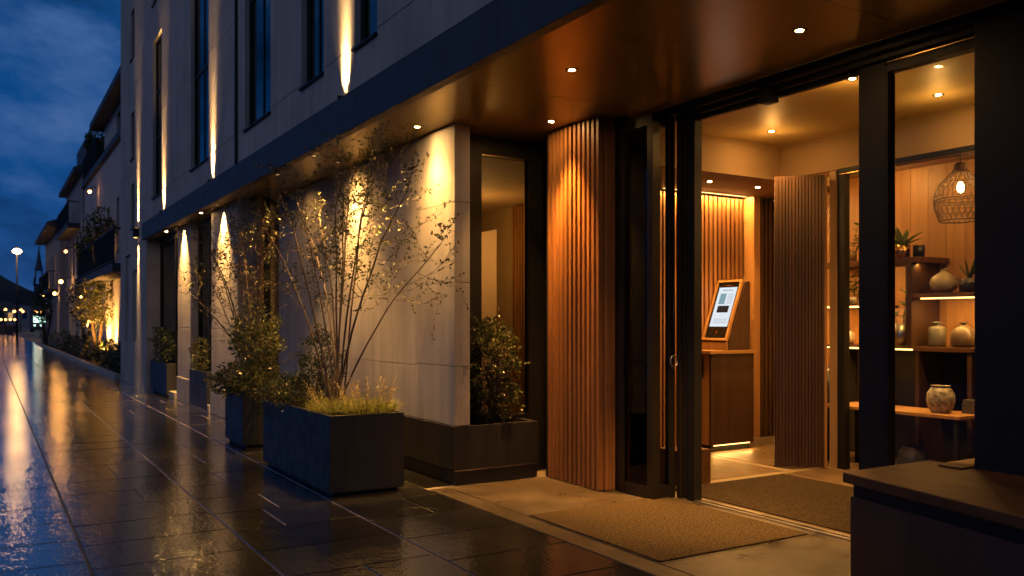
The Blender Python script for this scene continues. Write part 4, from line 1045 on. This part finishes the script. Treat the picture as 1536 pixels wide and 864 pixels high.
# bus
BX, BY = 6.2, 132.0
bu = thing('city_bus', 'dark bus with pale green lit front at the end of the street', 'bus', (BX,BY,0))
t = MB(); t.box(BX-1.05,BX+1.05,BY,BY+9,.35,3.1); t.build('body', M['slate'], bu, bevel=.15)
t = MB(); t.box(BX-.9,BX+.9,BY-.03,BY-.005,1.35,2.2); t.build('windscreen', M['green_lit'], bu)
t = MB(); t.box(BX-.75,BX+.75,BY-.05,BY-.02,2.62,2.92); t.build('destination_display', M['bulb_far'], bu)
for sx in (-.75,.0,.75):
    t = MB(); t.lathe([(0,-.14),(.14,0),(0,.14)], (BX+sx,BY-.08,.95), 10); t.build('headlight', M['green_lit'], bu)
for sx in (-.9,.9):
    for yy in (1.6,7.2):
        t = MB(); t.tube([(BX+sx-.12,BY+yy,.45),(BX+sx+.12,BY+yy,.45)], .45, 16); t.build('wheel', M['black_metal'], bu)
# church
CX, CY = 25.2, 560.0
ch = thing('church', 'dark church with a tall pointed openwork spire on the horizon', 'church', (CX,CY,0))
t = MB(); t.box(CX-2.4,CX+2.4,CY-2.4,CY+2.4,0,23); t.build('tower', M['slate'], ch)
t = MB()
for (sx,sy) in ((-1,-1),(1,-1),(1,1),(-1,1)):
    t.tube([(CX+sx*2.0,CY+sy*2.0,23),(CX+sx*1.4,CY+sy*1.4,31.5)], [.42,.36], 6)
    t.tube([(CX+sx*2.5,CY+sy*2.5,22),(CX+sx*2.5,CY+sy*2.5,27.5)], [.35,.03], 6)
t.lathe([(2.2,30.6),(2.0,32),(0,32)], (CX,CY,0), 8, False)
t.build('belfry', M['slate'], ch)
t = MB(); t.lathe([(1.9,32),(1.0,37.5),(.42,42),(.03,46.5)], (CX,CY,0), 8, False); t.build('spire', M['slate'], ch)
t = MB(); t.box(CX-22,CX-2.5,CY-6,CY+6,0,12); t.prism_y([(CX-23,12.1),(CX-2.5,12.1),(CX-3.5,19),(CX-20,19)], CY-9, CY+9); t.build('nave', M['slate'], ch)
# hills
hl_ = MB(); n_ = 90; rows = 6
for j in range(rows):
    for i in range(n_+1):
        x_ = -420+i*12; y_ = 880+j*50
        h_ = (18 + 26*max(0, mnoise.noise(Vector((x_*.006, 3.1, 0)))+.45) + 5*mnoise.noise(Vector((x_*.05, j, 0)))) * math.sin(PI*(j+.35)/(rows)) 
        pk = 26*math.exp(-((x_-2)/26)**2)
        hl_.v.append((x_, y_, max(-2, h_ + pk*math.sin(PI*(j+.35)/rows))))
for j in range(rows-1):
    for i in range(n_): a_ = j*(n_+1)+i; hl_.f.append((a_, a_+1, a_+n_+2, a_+n_+1)); hl_.sm.append(True)
tag(hl_.build('hills', M['leaf_hill'] if 'leaf_hill' in M else mat('hill', (.02,.028,.02), (.04,.05,.035), .2, rough=.95)), kind='structure')
# far houses below the hill
fhl = ['long low house at the far end, left of the street lamp','low house under the hill, right of the street lamp','dark house beside the church nave']
for i, (x_, y_, w_, h_) in enumerate(((-4,230,11,8),(10,260,12,9),(24,300,11,11))):
    t = thing('distant_house', fhl[i], 'building', (x_,y_,0), 'distant houses across the square')
    b_ = MB(); b_.box(x_-w_/2,x_+w_/2,y_,y_+9,0,h_*.65); b_.build('wall', M['render_dark'], t)
    b_ = MB(); b_.prism_y([(x_-w_/2-.4,h_*.652),(x_+w_/2+.4,h_*.652),(x_+w_/4,h_),(x_-w_/4,h_)], y_-.3, y_+9.3); b_.build('roof', M['slate'], t)
    rr_ = random.Random(i)
    for k in range(4):
        xx = x_-w_/2+1.2+k*(w_-2.4)/3; b_ = MB(); b_.box(xx-.5,xx+.5,y_-.04,y_-.01,2.2,3.8); b_.build('window', M['warm_pane'] if rr_.random() < .4 else M['dark_window'], t)

# ------------------------------------------------------------------ sky, sun, camera
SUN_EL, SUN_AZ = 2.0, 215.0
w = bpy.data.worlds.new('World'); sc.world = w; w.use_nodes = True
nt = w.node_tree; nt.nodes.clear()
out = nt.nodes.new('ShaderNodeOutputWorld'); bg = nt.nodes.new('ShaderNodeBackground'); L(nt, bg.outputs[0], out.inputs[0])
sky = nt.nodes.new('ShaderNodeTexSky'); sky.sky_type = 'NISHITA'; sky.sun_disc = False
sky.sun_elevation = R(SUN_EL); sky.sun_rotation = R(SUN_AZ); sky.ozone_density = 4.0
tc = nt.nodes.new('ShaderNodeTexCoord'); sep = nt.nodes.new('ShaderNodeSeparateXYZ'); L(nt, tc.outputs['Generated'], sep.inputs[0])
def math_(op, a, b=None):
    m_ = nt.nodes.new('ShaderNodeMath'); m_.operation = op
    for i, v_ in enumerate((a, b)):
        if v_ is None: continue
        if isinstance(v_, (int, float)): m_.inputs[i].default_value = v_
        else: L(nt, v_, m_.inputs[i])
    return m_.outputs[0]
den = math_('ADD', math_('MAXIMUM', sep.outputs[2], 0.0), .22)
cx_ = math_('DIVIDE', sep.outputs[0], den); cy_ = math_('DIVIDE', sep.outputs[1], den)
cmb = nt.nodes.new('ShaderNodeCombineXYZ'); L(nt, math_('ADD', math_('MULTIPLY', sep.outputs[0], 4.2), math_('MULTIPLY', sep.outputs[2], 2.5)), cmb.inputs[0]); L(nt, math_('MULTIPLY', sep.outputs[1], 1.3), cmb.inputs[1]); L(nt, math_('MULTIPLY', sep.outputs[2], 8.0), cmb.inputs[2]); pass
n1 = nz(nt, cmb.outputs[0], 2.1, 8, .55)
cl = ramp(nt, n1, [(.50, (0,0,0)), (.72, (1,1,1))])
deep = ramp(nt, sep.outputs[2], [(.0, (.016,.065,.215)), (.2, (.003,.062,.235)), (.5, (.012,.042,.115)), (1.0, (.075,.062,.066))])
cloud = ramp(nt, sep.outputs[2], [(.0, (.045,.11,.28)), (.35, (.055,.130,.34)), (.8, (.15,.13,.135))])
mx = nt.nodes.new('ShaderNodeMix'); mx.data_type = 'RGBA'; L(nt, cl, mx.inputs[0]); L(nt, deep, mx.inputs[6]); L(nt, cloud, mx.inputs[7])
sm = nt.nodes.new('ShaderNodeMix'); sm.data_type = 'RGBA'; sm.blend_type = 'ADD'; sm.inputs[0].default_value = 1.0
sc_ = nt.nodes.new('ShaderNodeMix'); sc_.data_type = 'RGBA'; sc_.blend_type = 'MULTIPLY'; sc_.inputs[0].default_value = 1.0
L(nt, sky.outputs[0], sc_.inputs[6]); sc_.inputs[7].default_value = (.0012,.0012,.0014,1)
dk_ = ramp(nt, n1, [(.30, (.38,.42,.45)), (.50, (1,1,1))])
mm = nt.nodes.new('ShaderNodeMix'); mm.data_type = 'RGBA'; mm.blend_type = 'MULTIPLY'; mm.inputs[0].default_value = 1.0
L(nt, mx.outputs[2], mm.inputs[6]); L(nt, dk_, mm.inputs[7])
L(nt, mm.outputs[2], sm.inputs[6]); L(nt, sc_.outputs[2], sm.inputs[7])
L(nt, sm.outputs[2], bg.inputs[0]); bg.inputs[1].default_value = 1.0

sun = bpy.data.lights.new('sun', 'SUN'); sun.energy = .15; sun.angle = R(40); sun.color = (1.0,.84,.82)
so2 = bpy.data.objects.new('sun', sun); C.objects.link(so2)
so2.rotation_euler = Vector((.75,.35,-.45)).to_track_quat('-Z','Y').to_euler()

cam = bpy.data.cameras.new('camera'); co = bpy.data.objects.new('camera', cam); C.objects.link(co)
co.location = (0,0,1.4); co.rotation_euler = (R(90),0,R(-31.3))
cam.sensor_width = 36; cam.lens = 1295/1536*36; cam.shift_y = 51/1536; cam.clip_start = .05; cam.clip_end = 3000
cam.dof.use_dof = True; cam.dof.focus_distance = 7.5; cam.dof.aperture_fstop = 2.4
sc.camera = co
sc.view_settings.view_transform = 'Standard'; sc.view_settings.look = 'None'; sc.view_settings.gamma = 1; sc.view_settings.exposure = 0
sc.render.engine = 'CYCLES'
cy = sc.cycles
cy.use_denoising = True
try: cy.denoiser = 'OPENIMAGEDENOISE'
except Exception: pass
cy.max_bounces = 8; cy.diffuse_bounces = 4; cy.glossy_bounces = 4; cy.transparent_max_bounces = 16
cy.sample_clamp_indirect = 4.0; cy.caustics_reflective = False; cy.caustics_refractive = False
